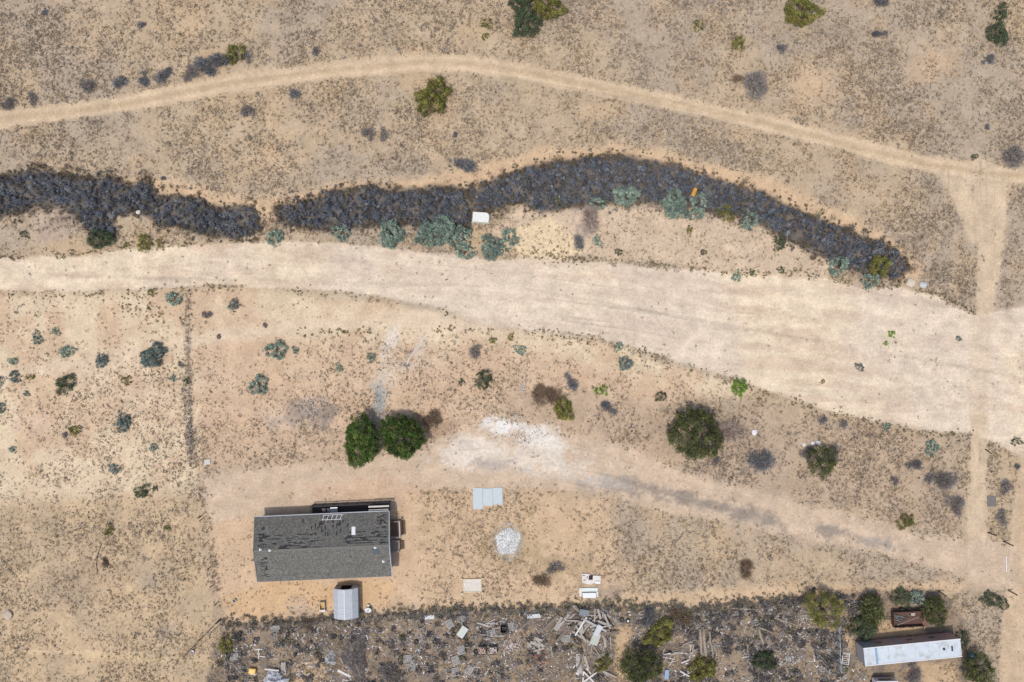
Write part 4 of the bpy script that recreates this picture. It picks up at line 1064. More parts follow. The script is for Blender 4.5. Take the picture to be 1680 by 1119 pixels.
# ------------------------------------------------------------------ metal shed
sx_, sy_ = W(571.5, 982.8)
shed = thing('garden_shed', 'pale grey metal shed with gambrel roof and open north door, south of the house', 'shed', (sx_, sy_, 0), math.radians(1.5))
M_shed = mat('shed_sheet', K(196, 200, 206), 0.5, 0.06, 3, metal=0.1, stain=K(180, 182, 184), stain_amt=.5)
M_shedw = mat('shed_wall', K(168, 164, 160), 0.6, 0.1, 3)
hw, hl2, wz = 1.6, 2.0, 1.65
prof = [(-hw-.08, wz-.04), (-hw*.62, 2.15), (0, 2.45), (hw*.62, 2.15), (hw+.08, wz-.04)]
for k in range(4):
    (xa, za), (xb, zb) = prof[k], prof[k+1]
    nP = 5
    for i in range(nP):
        ya, yb = -hl2-.06+i*(2*hl2+.12)/nP, -hl2-.06+(i+1)*(2*hl2+.12)/nP-.012
        mb = MB(); mb.add([(xa,ya,za),(xb,ya,zb),(xb,yb,zb),(xa,yb,za),(xa,ya,za-.03),(xb,ya,zb-.03),(xb,yb,zb-.03),(xa,yb,za-.03)], [(0,1,2,3),(4,7,6,5),(0,4,5,1),(1,5,6,2),(2,6,7,3),(3,7,4,0)])
        for m_ in range(4):
            yr = ya + (m_+.5)*(yb-ya)/4
            mb.add([(xa,yr-.02,za+.002),(xb,yr-.02,zb+.002),(xb,yr+.02,zb+.002),(xa,yr+.02,za+.002),(xa,yr,za+.03),(xb,yr,zb+.03)], [(0,1,5,4),(3,4,5,2),(0,4,3),(1,2,5)])
        mb.build('roof_sheet', M_shed, shed)
MB().box(-.05, .05, -hl2-.07, hl2+.07, 2.44, 2.49).build('ridge_cap', M_shed, shed)
MB().box(-hw, -hw+.03, -hl2, hl2, -.05, wz-.05).build('wall', M_shedw, shed); MB().box(hw-.03, hw, -hl2, hl2, -.05, wz-.05).build('wall', M_shedw, shed)
def gable(y0, y1, door):
    mb = MB()
    pr = [(-hw+.035, -.05), (-hw+.035, wz-.07), (-hw*.62, 2.1), (0, 2.40), (hw*.62, 2.1), (hw-.035, wz-.07), (hw-.035, -.05)]
    if door:
        dx0, dx1, dz = -.75, .75, 1.85
        mb.box(-hw+.035, dx0, y0, y1, -.05, wz-.07); mb.box(dx1, hw-.035, y0, y1, -.05, wz-.07)
        pr2 = [(-hw*.9, wz-.065), (-hw*.62, 2.1), (0, 2.4), (hw*.62, 2.1), (hw*.9, wz-.065), (dx1, wz-.065), (dx1, dz), (dx0, dz), (dx0, wz-.065)]
        n = len(pr2); mb.add([(p[0], y0, p[1]) for p in pr2]+[(p[0], y1, p[1]) for p in pr2], [tuple(range(n)), tuple(range(2*n-1, n-1, -1))]+[(i, (i+1) % n+n if False else i+n, (i+1) % n+n, (i+1) % n) for i in range(n)])
    else:
        n = len(pr); mb.add([(p[0], y0, p[1]) for p in pr]+[(p[0], y1, p[1]) for p in pr], [tuple(range(n)), tuple(range(2*n-1, n-1, -1))]+[(i, i+n, (i+1) % n+n, (i+1) % n) for i in range(n)])
    mb.build('gable_wall', M_shedw, shed)
gable(hl2-.06, hl2-.02, True); gable(-hl2+.02, -hl2+.06, False)
MB().box(-hw+.04, hw-.04, -hl2+.07, hl2-.07, -.05, .03).build('floor', M_dark, shed)  # near-black floor colour stands in for the shade inside
MB().box(.78, 1.5, hl2+.0, hl2+.04, .05, 1.8).build('sliding_door', M_shed, shed)

# ------------------------------------------------------------------ long white trailer and its neighbours
tx, ty = W(1479, 1056); ta = math.radians(5.6)
TL, TWd, TH = 13.1, 2.35, 2.9
M_tbrown = mat('brown_trailer_side', K(188, 152, 142), 0.6, 0.15, 2.0, stain=K(190, 180, 176), stain_amt=.6, stain_scale=1.2)
M_tgrey = mat('grey_trailer_end', K(164, 162, 164), 0.6, 0.15, 2.5)
M_troof = mat('white_trailer_roof', K(206, 214, 220), 0.6, 0.1, 1.3, stain=K(164, 164, 152), stain_amt=.9, stain_scale=.7)
M_blue = mat('blue_strip', K(132, 164, 196), 0.5, 0.1, 4, stain=K(190, 204, 216), stain_amt=.6)
tz = hz(tx, ty)
trl = thing('house_trailer', 'long white-roofed trailer with brown side and small roof vents', 'trailer', (tx, ty, tz), ta)
MB().box(-TL/2, TL/2, -TWd/2, TWd/2, .38, TH-.03).build('body', M_tbrown, trl)
MB().box(-TL/2-.03, -TL/2-.003, -TWd/2+.02, TWd/2-.02, .4, TH-.05).build('end_panel', M_tgrey, trl)
MB().box(TL/2+.003, TL/2+.03, -TWd/2+.02, TWd/2-.02, .4, TH-.05).build('end_panel', M_tgrey, trl)
MB().box(-TL/2+.0, -TL/2+1.9, TWd/2+.003, TWd/2+.02, .4, TH-.08).build('side_panel', M_tgrey, trl)
xk = [-TL/2-.05, -TL/2+1.5, -TL/2+1.78, -3.2, -1.5, .4, 2.2, 3.6, TL/2+.05]
for k in range(8):
    m_ = M_blue if k == 1 else M_troof
    MB().box(xk[k], xk[k+1]-.015, -TWd/2-.05, TWd/2+.05, TH-.02, TH+.04).build('roof_panel', m_, trl)
for yy in (-TWd/2-.02, TWd/2-.0):
    MB().box(-TL/2-.06, TL/2+.06, yy-.05, yy+.07, TH+.042, TH+.075).build('roof_edge', M_white, trl)
MB().lathe([(0, .1), (.17, .1), (.19, 0)], 10, (4.25, .05, TH+.042)).build('roof_vent', mat('black_plastic', K(36, 48, 70), .5, .1, 4), trl)
MB().box(5.25, 5.45, -.35, .35, TH+.042, TH+.10).build('roof_vent', mat('black_plastic', K(36, 48, 70), .5, .1, 4), trl)
for x in (-3.9, .4, 3.4):
    w_ = MB().box(x-.45, x+.45, TWd/2+.003, TWd/2+.03, 1.3, 2.0).build('window', M_trim, trl); MB().box(x-.39, x+.39, TWd/2+.031, TWd/2+.04, 1.36, 1.94).build('pane', M_glass, w_)
MB().box(-1.7, -.95, TWd/2+.003, TWd/2+.03, .45, 2.3).build('door', M_tgrey, trl)
def wheel(parent, x, y, z, rr_=.34, w_=.22, name='wheel'):
    e = bpy.data.objects.new(name, None); C.objects.link(e); e.parent = parent; e.location = (x, y, z); e.rotation_euler = (PI/2, 0, 0)
    MB().lathe([(rr_*.55, -w_/2), (rr_*.92, -w_/2), (rr_, -w_*.3), (rr_, w_*.3), (rr_*.92, w_/2), (rr_*.55, w_/2), (rr_*.55, -w_/2)], 18).build('tyre', M_tyre, e, smooth=False)
    MB().lathe([(0, -w_*.3), (rr_*.54, -w_*.3), (rr_*.54, w_*.3), (0, w_*.3)], 14).build('rim', M_metal, e)
M_tyre = mat('tyre_rubber', K(52, 50, 50), 0.85, 0.25, 6)
for x in (1.2, 2.1):
    for yy in (-TWd/2+.14, TWd/2-.14): wheel(trl, x, yy, .34)
MB().bar((TL/2, .5, .5), (TL/2+1.2, 0, .45), .1, .1).bar((TL/2, -.5, .5), (TL/2+1.2, 0, .45), .1, .1).build('hitch', M_dark, trl)

ux, uy = W(1484, 1011); M_rust = mat('rusty_steel', K(96, 68, 58), 0.85, 0.3, 4, stain=K(130, 92, 72), stain_amt=.6)
sc = thing('scrap_trailer', 'rusty open-topped trailer full of scrap metal behind the long white trailer', 'trailer', (ux, uy, hz(ux, uy)), math.radians(3))
MB().box(-2.1, 2.1, -1.05, 1.05, .45, .52).build('floor', M_rust, sc)
for yy in (-1.05, 1.0): MB().box(-2.1, 2.1, yy, yy+.05, .525, 1.15).build('side_wall', M_rust, sc)
MB().box(-2.1, -2.05, -.995, .995, .525, 1.15).build('end_wall', M_rust, sc)
for k in range(4): MB().box(2.06+k*.13, 2.18+k*.13, -1.05, 1.05, .9, .95).build('gate_board', mat('faded_brown_board', K(128, 92, 84), .85, .2, 4), sc)
for xx in (-.6, .4): wheel(sc, xx, -1.2, .34); 
for xx in (-.6, .4): wheel(sc, xx, 1.22, .34)
MB().bar((-2.1, 0, .48), (-3.2, 0, .45), .1, .1).build('hitch', M_rust, sc)
for xx in (.7, 2.1): MB().box(xx-.05, xx+.05, -1.42, -1.3, 0, 1.0).build('stake', mat('yellow_stake', K(206, 190, 140), .8, .15, 5), sc)
rr = random.Random(12)
M_steel = mat('scrap_steel', K(126, 140, 142), 0.55, 0.25, 5, metal=.2)
cth, sth = math.cos(math.radians(3)), math.sin(math.radians(3))
for k in range(9):
    lx, ly, a, L = rr.uniform(-1.7, .1), rr.uniform(-.45, .6), rr.uniform(-1.0, .2), rr.uniform(.6, 1.0)
    zz = hz(ux, uy)+.56+.05*k
    o = MB().tube([(-L/2, 0, 0), (L/2, 0, .04)], .035 if k % 3 else .06, 6).build('scrap_pipe', M_steel, None)
    o.location = (ux+lx*cth-ly*sth, uy+lx*sth+ly*cth, zz); o.rotation_euler = (0, 0, a)
    tag(o, 'grey steel pipe lying in the rusty scrap trailer', 'pipe', 'pipes in the scrap trailer')
o = MB().tube([(-1.7, -.75, 1.2), (1.3, .4, 1.22)], .05, 6).build('long_pole', M_wood, None); o.location = (ux, uy, hz(ux, uy)); tag(o, 'long pale pole laid diagonally across the rusty scrap trailer', 'pole')
o = MB().box(-.28, .28, -.2, .2, 0, .18).build('wood_block', mat('pale_block', K(190, 176, 160), .8, .2, 5), None, bevel=.02); o.location = (ux+.75, uy+.55, hz(ux, uy)+.525); tag(o, 'pale block lying in the rusty scrap trailer', 'block')

# small white box trailer at the bottom edge
vx, vy = W(1445, 1124); bt = thing('box_trailer', 'white boxy camper body with dark end windows cut by the bottom edge', 'trailer', (vx, vy, hz(vx, vy)), math.radians(1))
M_lav = mat('white_camper_body', K(224, 222, 232), .4, .05, 2)
MB().box(-1.45, 1.45, -2.1, 1.35, .35, 1.75).build('body', M_lav, bt, bevel=.05)
MB().box(-1.5, 1.5, -2.15, 1.38, 1.76, 1.82).build('roof', M_white, bt, bevel=.02)
for k in range(3):
    y0 = .95-k*.6
    MB().box(-1.47, -1.452, y0-.5, y0, .95, 1.5).build('window', M_glass, bt)
MB().box(-.9, .9, 1.352, 1.37, .9, 1.5).build('window', M_glass, bt)
for (x, y) in ((-1.3, .6), (1.3, .6), (-1.3, -1.3), (1.3, -1.3)):
    wheel(bt, x, y, .33)

# ------------------------------------------------------------------ yard things
M_conc = mat('concrete', K(196, 206, 208), 0.85, 0.08, 3, stain=K(212, 206, 200), stain_amt=.6, stain_scale=1.5)
cx, cy = W(800, 817)
slab = thing('concrete_slab', 'pale blue-grey concrete slab of three joined panels beside the driveway', 'slab', (cx, cy, hz(cx, cy)), math.radians(.8))
for (x0, x1, y0, y1) in ((-24, -8, -18, 17), (-7.6, 8.5, -12.5, 16), (8.9, 24.5, -11, 17)):
    MB().box(x0*S, x1*S, y0*S, y1*S, -.06, .07).build('panel', M_conc, slab, bevel=.012)
cx, cy = W(340, 758); o = MB().box(-.42, .42, -.36, .36, -.04, .1).build('paving_slab', mat('pale_slab', K(206, 202, 196), .8, .1, 4), None, bevel=.015)
o.location = (cx, cy, hz(cx, cy)); o.rotation_euler = (0, 0, .1); tag(o, 'small square pale slab by the west end of the driveway', 'slab')
# gravel heap
cx, cy = W(833, 888); gp = thing('gravel_heap', 'oval heap of pale gravel in the yard below the concrete slab', 'gravel heap', (cx, cy, hz(cx, cy)))
r = np.random.default_rng(44); n = 42; m = 30
th_ = np.linspace(0, 2*PI, n, endpoint=False); out = 1+.12*np.sin(th_*2+1)+.08*np.sin(th_*5)+r.normal(0, .03, n)
vs = [(0, 0, .2)]; fs = []
for i in range(1, m+1):
    f = i/m
    for k in range(n):
        o_ = 1+(out[k]-1)*f**4; xx, yy = f*o_*20*S*math.cos(th_[k]), f*o_*25*S*math.sin(th_[k]); vs.append((xx, yy, .2*(1-f**2.0)-.03*f+.05*math.sin(xx*3.1+1)*math.sin(yy*2.7)*(1-f)+r.normal(0, .008)))
fs = [(0, 1+k, 1+(k+1) % n) for k in range(n)]+[(1+(i-1)*n+k, 1+i*n+k, 1+i*n+(k+1) % n, 1+(i-1)*n+(k+1) % n) for i in range(1, m) for k in range(n)]
mb = MB(); mb.add(vs, fs); mb.build('mound', mat('pale_gravel', K(222, 222, 218), .9, .15, 9, stain=K(200, 198, 192), stain_amt=.5, stain_scale=3, bump=.3), gp)
n = 1400; a = r.uniform(0, 2*PI, n); f = r.uniform(0, 1, n)**.5*1.3
X, Y = f*20*S*np.cos(a), f*25*S*np.sin(a); Z = np.maximum(.2*(1-f**2), .0)
def stones(name, X, Y, Z, sz, cols, r, parent=None, label=None, cat=None, material=None):
    n = len(X); base = np.array([[1,0,0],[0,1,0],[-1,0,0],[0,-1,0],[0,0,.8],[0,0,-.6]], float)
    vv = base[None]*sz[:, None, None]*r.uniform(.6, 1.3, (n, 6, 1)); an = r.uniform(0, 2*PI, n)
    c_, s_2 = np.cos(an)[:, None], np.sin(an)[:, None]
    xx, yy = vv[..., 0]*c_-vv[..., 1]*s_2, vv[..., 0]*s_2+vv[..., 1]*c_
    vv = np.stack([xx+X[:, None], yy+Y[:, None], vv[..., 2]+Z[:, None]], -1).reshape(-1, 3)
    f8 = np.array([[0,1,4],[1,2,4],[2,3,4],[3,0,4],[1,0,5],[2,1,5],[3,2,5],[0,3,5]])
    ff = (np.arange(n)[:, None, None]*6+f8[None]).reshape(-1, 3)
    o = obj(name, np_mesh(name, vv, ff, material or M_scrub, np.repeat(cols, 6, 0)), parent); o['kind'] = 'stuff'
    if label: tag(o, label, cat)
    return o
stones('loose_gravel', X, Y, Z, r.uniform(.03, .08, n), pick(r, n, [(222,222,218),(196,196,194),(176,172,168)], [.5, .3, .2]), r, gp)
# planting bed with timber edging and white rubble
cx, cy = W(775, 960); bed = thing('sand_bed', 'rectangular timber-edged bed of white rubble south of the gravel heap', 'bed', (cx, cy, hz(cx, cy)), math.radians(1.5))
M_pale = mat('pale_edging', K(226, 212, 180), .8, .15, 5)
MB().box(-1.2, 1.2, -.85, .85, -.05, .14).build('filling', mat('white_rubble', K(216, 206, 192), .9, .12, 4, stain=K(240, 236, 228), stain_amt=.8, stain_scale=2.5, bump=.5), bed)
for (x0, x1, y0, y1) in ((-1.3, 1.3, .86, .94), (-1.3, 1.3, -.94, -.86), (-1.29, -1.21, -.855, .855), (1.21, 1.29, -.855, .855)):
    MB().box(x0, x1, y0, y1, -.05, .22).build('edging', M_pale, bed)
for sx in (-1, 1):
    for sy in (-1, 1): MB().box(sx*1.42-.1, sx*1.42+.1, sy*1.0-.1, sy*1.0+.1, -.05, .5).build('corner_post', M_pale, bed)
# wreckage: two white pieces
cx, cy = W(970, 948); wr = thing('broken_cabinet', 'broken white cabinet panel with black square opening lying on the yard', 'cabinet', (cx, cy, hz(cx, cy)), math.radians(-4))
M_offw = mat('dirty_white', K(222, 214, 206), .6, .15, 3, stain=K(186, 174, 162), stain_amt=.6)
mb = MB(); mb.add([(x*S*.95, y*S*.95, z) for z in (0, .22) for (x, y) in ((-17,7),(-4,7.5),(-1,5),(16,5.5),(16.5,-7),(4,-8),(0,-11),(-15,-9))], [(15,14,13,12,11,10,9,8)[::-1], (0,1,2,3,4,5,6,7)[::-1]] + [(i, (i+1) % 8, (i+1) % 8+8, i+8)[::-1] for i in range(8)])
mb.build('panel', M_offw, wr)
MB().box(-.38, .18, -.2, .42, .223, .26).build('opening', M_dark, wr)  # dark slab painted in for the shaded inside of an opening
MB().box(.55, 1.25, -.66, -.3, .223, .36).build('drawer', M_white, wr, bevel=.02)
for (x, y) in ((-1.1, .35), (-.95, -.3), (-.6, .1)): MB().box(x-.16, x+.16, y-.05, y+.05, .223, .25, Matrix.Translation((x,y,0)) @ Matrix.Rotation(x*3, 4, 'Z') @ Matrix.Translation((-x,-y,0))).build('hinge', M_dark, wr)
cx, cy = W(966, 971); wr = thing('chest_freezer', 'white chest freezer lying open below the broken cabinet', 'freezer', (cx, cy, hz(cx, cy)), math.radians(1))
MB().box(-1.0, 1.25, .08, .62, 0, .16).build('lid', mat('pale_green_white', K(214, 224, 216), .5, .1, 3, stain=K(180, 188, 184), stain_amt=.7), wr, bevel=.03)
MB().box(-.9, .95, -.72, .0, 0, .42).build('body', M_white, wr, bevel=.03)
MB().box(-1.35, -1.0, -.6, .6, 0, .12).build('side_panel', M_offw, wr, bevel=.02); MB().box(1.0, 1.32, -.66, .04, 0, .12).build('side_panel', M_offw, wr, bevel=.02)
# open wooden box
cx, cy = W(530, 993); bx = thing('wooden_box', 'small open wooden box with white front left of the metal shed', 'box', (cx, cy, hz(cx, cy)))
for (x0, x1, y0, y1, m_) in ((-.36, -.31, -.45, .6, M_offw), (.31, .36, -.45, .6, M_pale), (-.305, .305, .54, .6, M_pale)): MB().box(x0, x1, y0, y1, 0, .62).build('side', m_, bx)
MB().box(-.305, .305, -.44, .53, .0, .06).build('bottom', mat('yellowish_board', K(206, 170, 100), .8, .2, 5), bx)
MB().box(-.3, .3, .1, .53, .3, .36).build('shelf', mat('yellowish_board', K(206, 170, 100), .8, .2, 5), bx)
MB().box(-.4, .45, -.72, -.46, 0, .5).build('front', M_offw, bx, bevel=.02)
# dish
cx, cy = W(605, 997); ds = thing('satellite_dish', 'white dish on a short foot right of the metal shed', 'dish', (cx, cy, hz(cx, cy)))
tl = Matrix.Translation((0, -.1, .42)) @ Matrix.Rotation(.45, 4, 'X')
mb = MB(); mb.lathe([(0, 0), (.15, .012), (.3, .05), (.46, .12), (.47, .13), (.46, .14), (.3, .07), (.15, .03), (0, .02)], 24); mb.v = [tuple(tl @ Vector(p)) for p in mb.v]; mb.build('dish', M_white, ds, smooth=True)
MB().tube([(0, 0, -.05), (0, -.05, .4)], .05, 8).build('foot', M_metal, ds); MB().box(-.16, .16, .28, .55, 0, .4).build('bracket', M_white, ds, bevel=.03)
mb = MB(); mb.tube([tuple(tl @ Vector((0, -.3, .06))), tuple(tl @ Vector((0, 0, .3)))], .02, 6); mb.build('feed_arm', M_dark, ds)
MB().box(-.05, .05, -.05, .05, -.06, .06, tl @ Matrix.Translation((0, .02, .32))).build('feed_horn', mat('blue_grey_plastic', K(92, 120, 150), .5, .1, 4), ds)
# white tub beside the thicket
cx, cy = W(789, 357.5); tub = thing('white_tub', 'overturned white tub with one rounded end at the foot of the thicket', 'tub', (cx, cy, hz(cx, cy)), math.radians(-4))
pts = [(-1.2, -.72), (1.2, -.72), (1.24, .35), (1.0, .66), (.75, .74), (-1.14, .74)]
def prism(pts, z0, z1, sc1=1.0):
    mb = MB(); n = len(pts); mb.add([(x, y, z0) for x, y in pts]+[(x*sc1, y*sc1, z1) for x, y in pts], [tuple(range(n-1, -1, -1)), tuple(range(n, 2*n))]+[(i, (i+1) % n, (i+1) % n+n, i+n) for i in range(n)]); return mb
M_tub = mat('fibreglass', K(226, 226, 218), .45, .08, 3, stain=K(196, 192, 178), stain_amt=.7)
prism(pts, .05, .55, .95).build('shell', M_tub, tub, bevel=.05, smooth=False); prism([(x*1.03, y*1.04) for x, y in pts], 0, .1).build('rim', M_tub, tub, bevel=.02)
# orange drum
cx, cy = W(1137, 317); dr = thing('orange_drum', 'faded orange drum lying on the thicket', 'drum', (cx, cy, hz(cx, cy)+.55), math.radians(68))
M_or = mat('orange_paint', K(214, 160, 70), .6, .15, 4, stain=K(190, 120, 60), stain_amt=.6)
mb = MB(); mb.lathe([(0, -.6), (.28, -.6), (.3, -.58), (.3, -.22), (.32, -.2), (.3, -.18), (.3, .18), (.32, .2), (.3, .22), (.3, .58), (.28, .6), (0, .6)], 18)
mb.v = [(z, y, x+.3) for x, y, z in mb.v]; mb.build('barrel', M_or, dr)
MB().lathe([(0, .0), (.05, 0), (.05, .03), (0, .03)], 8, (.0, .0, .6)).build('bung', M_dark, dr)
# boulders of concrete at the thicket's end
def rock(px, py, r, col, label, name='concrete_lump', cat='rock', grp=None, flat_=.6):
    X, Y = W(px, py); rr = random.Random(int(px*7+py)); mb = MB(); n = 9
    rings = [(.0, .75), (.55, 1.0), (1.0, .8), (1.25, .35)]; vs = []
    for (z, k) in rings:
        for i in range(n):
            a = 2*PI*i/n; q = k*rr.uniform(.8, 1.15); vs.append((r*S*q*math.cos(a), r*S*q*math.sin(a), (z-.25)*r*S*flat_*rr.uniform(.9, 1.1)))
    vs.append((0, 0, 1.05*r*S*flat_)); fs = [(i*n+k, i*n+(k+1) % n, (i+1)*n+(k+1) % n, (i+1)*n+k) for i in range(3) for k in range(n)]+[(3*n+k, 3*n+(k+1) % n, 4*n) for k in range(n)]+[tuple(range(n-1, -1, -1))]
    mb.add(vs, fs); o = mb.build(name, mat('rubble_stone', K(*col), .9, .18, 5, bump=.3), None); o.location = (X, Y, hz(X, Y)); return tag(o, label, cat, grp)
rock(1494, 464, 8, (214, 200, 180), 'pale lump of concrete at the eastern tip of the thicket, left one')
rock(1513, 468, 7, (200, 200, 196), 'greyer lump of concrete at the eastern tip of the thicket, right one')
rock(1353, 393, 4, (236, 236, 236), 'small white lump on the eastern thicket')
rock(1051, 275, 4, (214, 216, 222), 'small white lump on the middle of the thicket arc')
rock(226, 348, 4, (236, 236, 236), 'small white lump beside the western thicket')
rock(661, 573, 0.1, (0, 0, 0), '') if False else None
rock(1237, 709, 5, (232, 228, 224), 'white lump right of the leafless bush')
rock(1333, 727, 4, (224, 220, 214), 'white lump left of the loose tree, lower')
rock(1341, 726, 4, (230, 226, 222), 'white lump left of the loose tree, upper')
rock(1318, 729, 3.5, (222, 214, 206), 'white lump farther left of the loose tree')
rock(15, 1008, 9, (196, 180, 158), 'flat tan boulder near the left edge of the south-west field')
# concrete gutter piece on the pale scar
cx, cy = W(668, 600); o = MB().box(-.4, .4, -.14, .14, -.03, .14).build('metal_grate', mat('grate_grey', K(120, 120, 122), .7, .2, 5), None); o.location = (cx, cy, hz(cx, cy)); tag(o, 'small grey metal box at the foot of the pale scar', 'box')
mb = MB(); pts = [(668,598),(672,588),(682,574),(695,562)]
P3 = [(*W(*p), hz(*W(*p))+.03) for p in pts]; o = mb.tube(P3, .12, 6).build('drain_pipe', mat('pale_pipe', K(216, 206, 194), .7, .1, 4), None); tag(o, 'pale curved pipe leading down to the small grey metal box', 'pipe')
# white brick litter
r = np.random.default_rng(71)
def litter(name, cxp, cyp, rx, ry, n, sz, table, w_, label):
    a = r.uniform(0, 2*PI, n); f = r.normal(0, .5, n)
    X, Y = W(cxp+rx*f*np.cos(a), cyp+ry*r.normal(0, .5, n)*np.sin(a)); Z = grid_at(HF, X, Y)+.02
    stones(name, X, Y, Z, r.uniform(*sz, n), pick(r, n, table, w_), r, None, label, 'rubble')
litter('rubble', 857, 635, 12, 20, 40, (.06, .16), [(232,224,216),(206,190,180),(180,160,150)], [.5,.3,.2], 'small spill of white brick rubble above the caliche patch')
litter('rubble', 512, 665, 50, 30, 240, (.04, .13), [(214,208,204),(168,158,152),(120,112,110)], [.3,.35,.35], 'grey and white rubble strewn left of the twin trees')
litter('rubble', 623, 655, 12, 40, 140, (.03, .1), [(206,212,212),(180,180,178)], [.5,.5], 'pale ash-blue rubble strip above the twin trees')
litter('rubble', 312, 700, 8, 60, 160, (.04, .12), [(210,204,200),(128,120,118),(92,88,88)], [.3,.35,.35], 'grey rubble along the lower west fence')
litter('rubble', 660, 590, 60, 50, 130, (.04, .12), [(236,226,212),(206,190,172)], [.6,.4], 'pale stones scattered around the pale scars')
litter('rubble', 860, 715, 70, 22, 260, (.04, .12), [(236,232,228),(150,140,132),(204,190,178)], [.5,.25,.25], 'white caliche stones at the driveway bend')
litter('rubble', 1245, 30, 60, 40, 60, (.05, .14), [(214,206,200),(190,178,166)], [.5,.5], 'pale stones scattered near the big top-edge bush')
litter('rubble', 300, 840, 50, 30, 120, (.04, .1), [(224,214,200),(180,160,140)], [.5,.5], 'pale stones at the west end of the driveway')

# ------------------------------------------------------------------ fences, gate and posts
M_post = mat('dark_post', K(96, 82, 70), .9, .3, 6)
M_wire = mat('fence_wire', K(150, 148, 146), .6, .1, 5, metal=.3)
def fence(name, label, pts, hgt, spacing, nw, r_post=.06, mt=None):
    t = thing(name, label, 'fence', (*W(*pts[0]), hz(*W(*pts[0]))))
    o0 = Vector(t.location); P = [Vector((*W(*p), 0)) for p in pts]; posts = []
    for i in range(len(P)-1):
        L = (P[i+1]-P[i]).length; n = max(1, round(L/spacing))
        posts += [P[i].lerp(P[i+1], k/n) for k in range(n + (1 if i == len(P)-2 else 0))]
    tops = []
    for p in posts:
        z = hz(p.x, p.y); lean = Vector((random.uniform(-.06, .06), random.uniform(-.06, .06), 0))
        a, b = Vector((p.x, p.y, z-.2))-o0, Vector((p.x, p.y, z+hgt))+lean-o0
        MB().tube([a, b], r_post, 6).build('post', mt or M_post, t); tops.append((Vector((p.x, p.y, z))-o0, b))
    for k in range(nw):
        f = (k+1)/nw*.96
        MB().tube([a.lerp(b, f) for a, b in tops], .009, 4).build('wire', M_wire, t)
    return t
fence('wire_fence', 'old wire fence running south from the wash at the left', [(311,478),(308,560),(309,640),(313,755)], 1.2, 3.4, 3, .045)
fence('wire_fence', 'wire fence on the west side of the house yard', [(334,850),(346,930),(361,1018)], 1.3, 3.0, 4, .06)
fence('wire_fence', 'wire fence between the house yard and the scrap yard', [(356,1029),(450,1022),(560,1017),(700,1004),(860,999),(1002,994)], 1.4, 3.2, 5, .05)
g = thing('timber_gate', 'long dark timber gate swung open at the south-west yard corner', 'gate', (*W(359, 1018), hz(*W(359, 1018))))
gv = Vector(W(307, 1072))-Vector(W(359, 1018)); 
for k, z in enumerate((.25, .6, .95, 1.25)): MB().bar((0, 0, z), (gv.x, gv.y, z), .06, .12).build('rail', M_post, g)
for k in range(5): MB().box(gv.x*k/4-.05, gv.x*k/4+.05, gv.y*k/4-.05, gv.y*k/4+.05, -.15, 1.35).build('upright', M_post, g)
def post(px, py, L, az, lean, r_, label, m_=None, name='wooden_post'):
    X, Y = W(px, py); o = MB().tube([(0, 0, -.2), (math.cos(az)*math.sin(lean)*L, math.sin(az)*math.sin(lean)*L, math.cos(lean)*L)], [r_, r_*.9], 8).build(name, m_ or M_post, None)
    o.location = (X, Y, hz(X, Y)); return tag(o, label, 'post')
post(327, 849, 1.9, .6, .3, .1, 'leaning dark post at the north-west corner of the house yard')
post(312, 770, 1.5, .4, .9, .07, 'yellowish leaning post below the west fence', M_brownwood)
post(1538, 968, 1.6, -.8, .35, .1, 'dark leaning post at the south side of the driveway mouth, left one')
post(1652, 967, 1.6, -.6, .35, .1, 'dark leaning post at the south side of the driveway mouth, right one')
post(1644, 887, 1.6, -.5, .4, .09, 'dark leaning post at the east side of the driveway mouth', M_dark)
post(1619, 873, 1.4, -.3, .4, .08, 'short dark post at the foot of the lane beside the driveway', M_dark)
post(1616, 736, 1.3, -1.2, .5, .08, 'dark stub post beside the lane on the wash sand', M_dark)
cx, cy = W(1650, 925); o = MB().box(-.06, .06, -1.1, 1.1, .01, .07).build('white_pole', M_white, None); o.location = (cx, cy, hz(cx, cy)); tag(o, 'thin white pole lying across the driveway mouth', 'pole')
cx, cy = W(1626, 822); o = MB().box(-.6, .6, -.75, .75, .0, .04).build('grey_mat', mat('grey_mat', K(122, 116, 112), .9, .25, 6), None); o.location = (cx, cy, hz(cx, cy)+.02); tag(o, 'dark grey mat lying beside the lane', 'mat')
P3 = [(*W(*p), hz(*W(*p))+.03) for p in [(167,893),(163,903),(160,915),(159,925),(160,938)]]
tag(MB().tube(P3, .05, 6).build('hose', M_dark, None), 'short black hose curving on the south-west field', 'hose')
cx, cy = W(317, 1068); o = MB().lathe([(0, .0), (.22, .0), (.26, .35), (.24, .35), (.2, .04), (0, .04)], 14).build('bucket', M_white, None); o.location = (cx, cy, hz(cx, cy)); tag(o, 'white bucket standing at the free end of the timber gate', 'bucket')
cx, cy = W(386, 984); o = MB().lathe([(0, .0), (.2, .0), (.22, .4), (.2, .4), (.18, .04), (0, .04)], 14).build('bucket', mat('pale_plastic', K(176, 190, 192), .5, .1, 4), None); o.location = (cx, cy, hz(cx, cy)); tag(o, 'pale bucket by the yard corner west of the house', 'bucket')
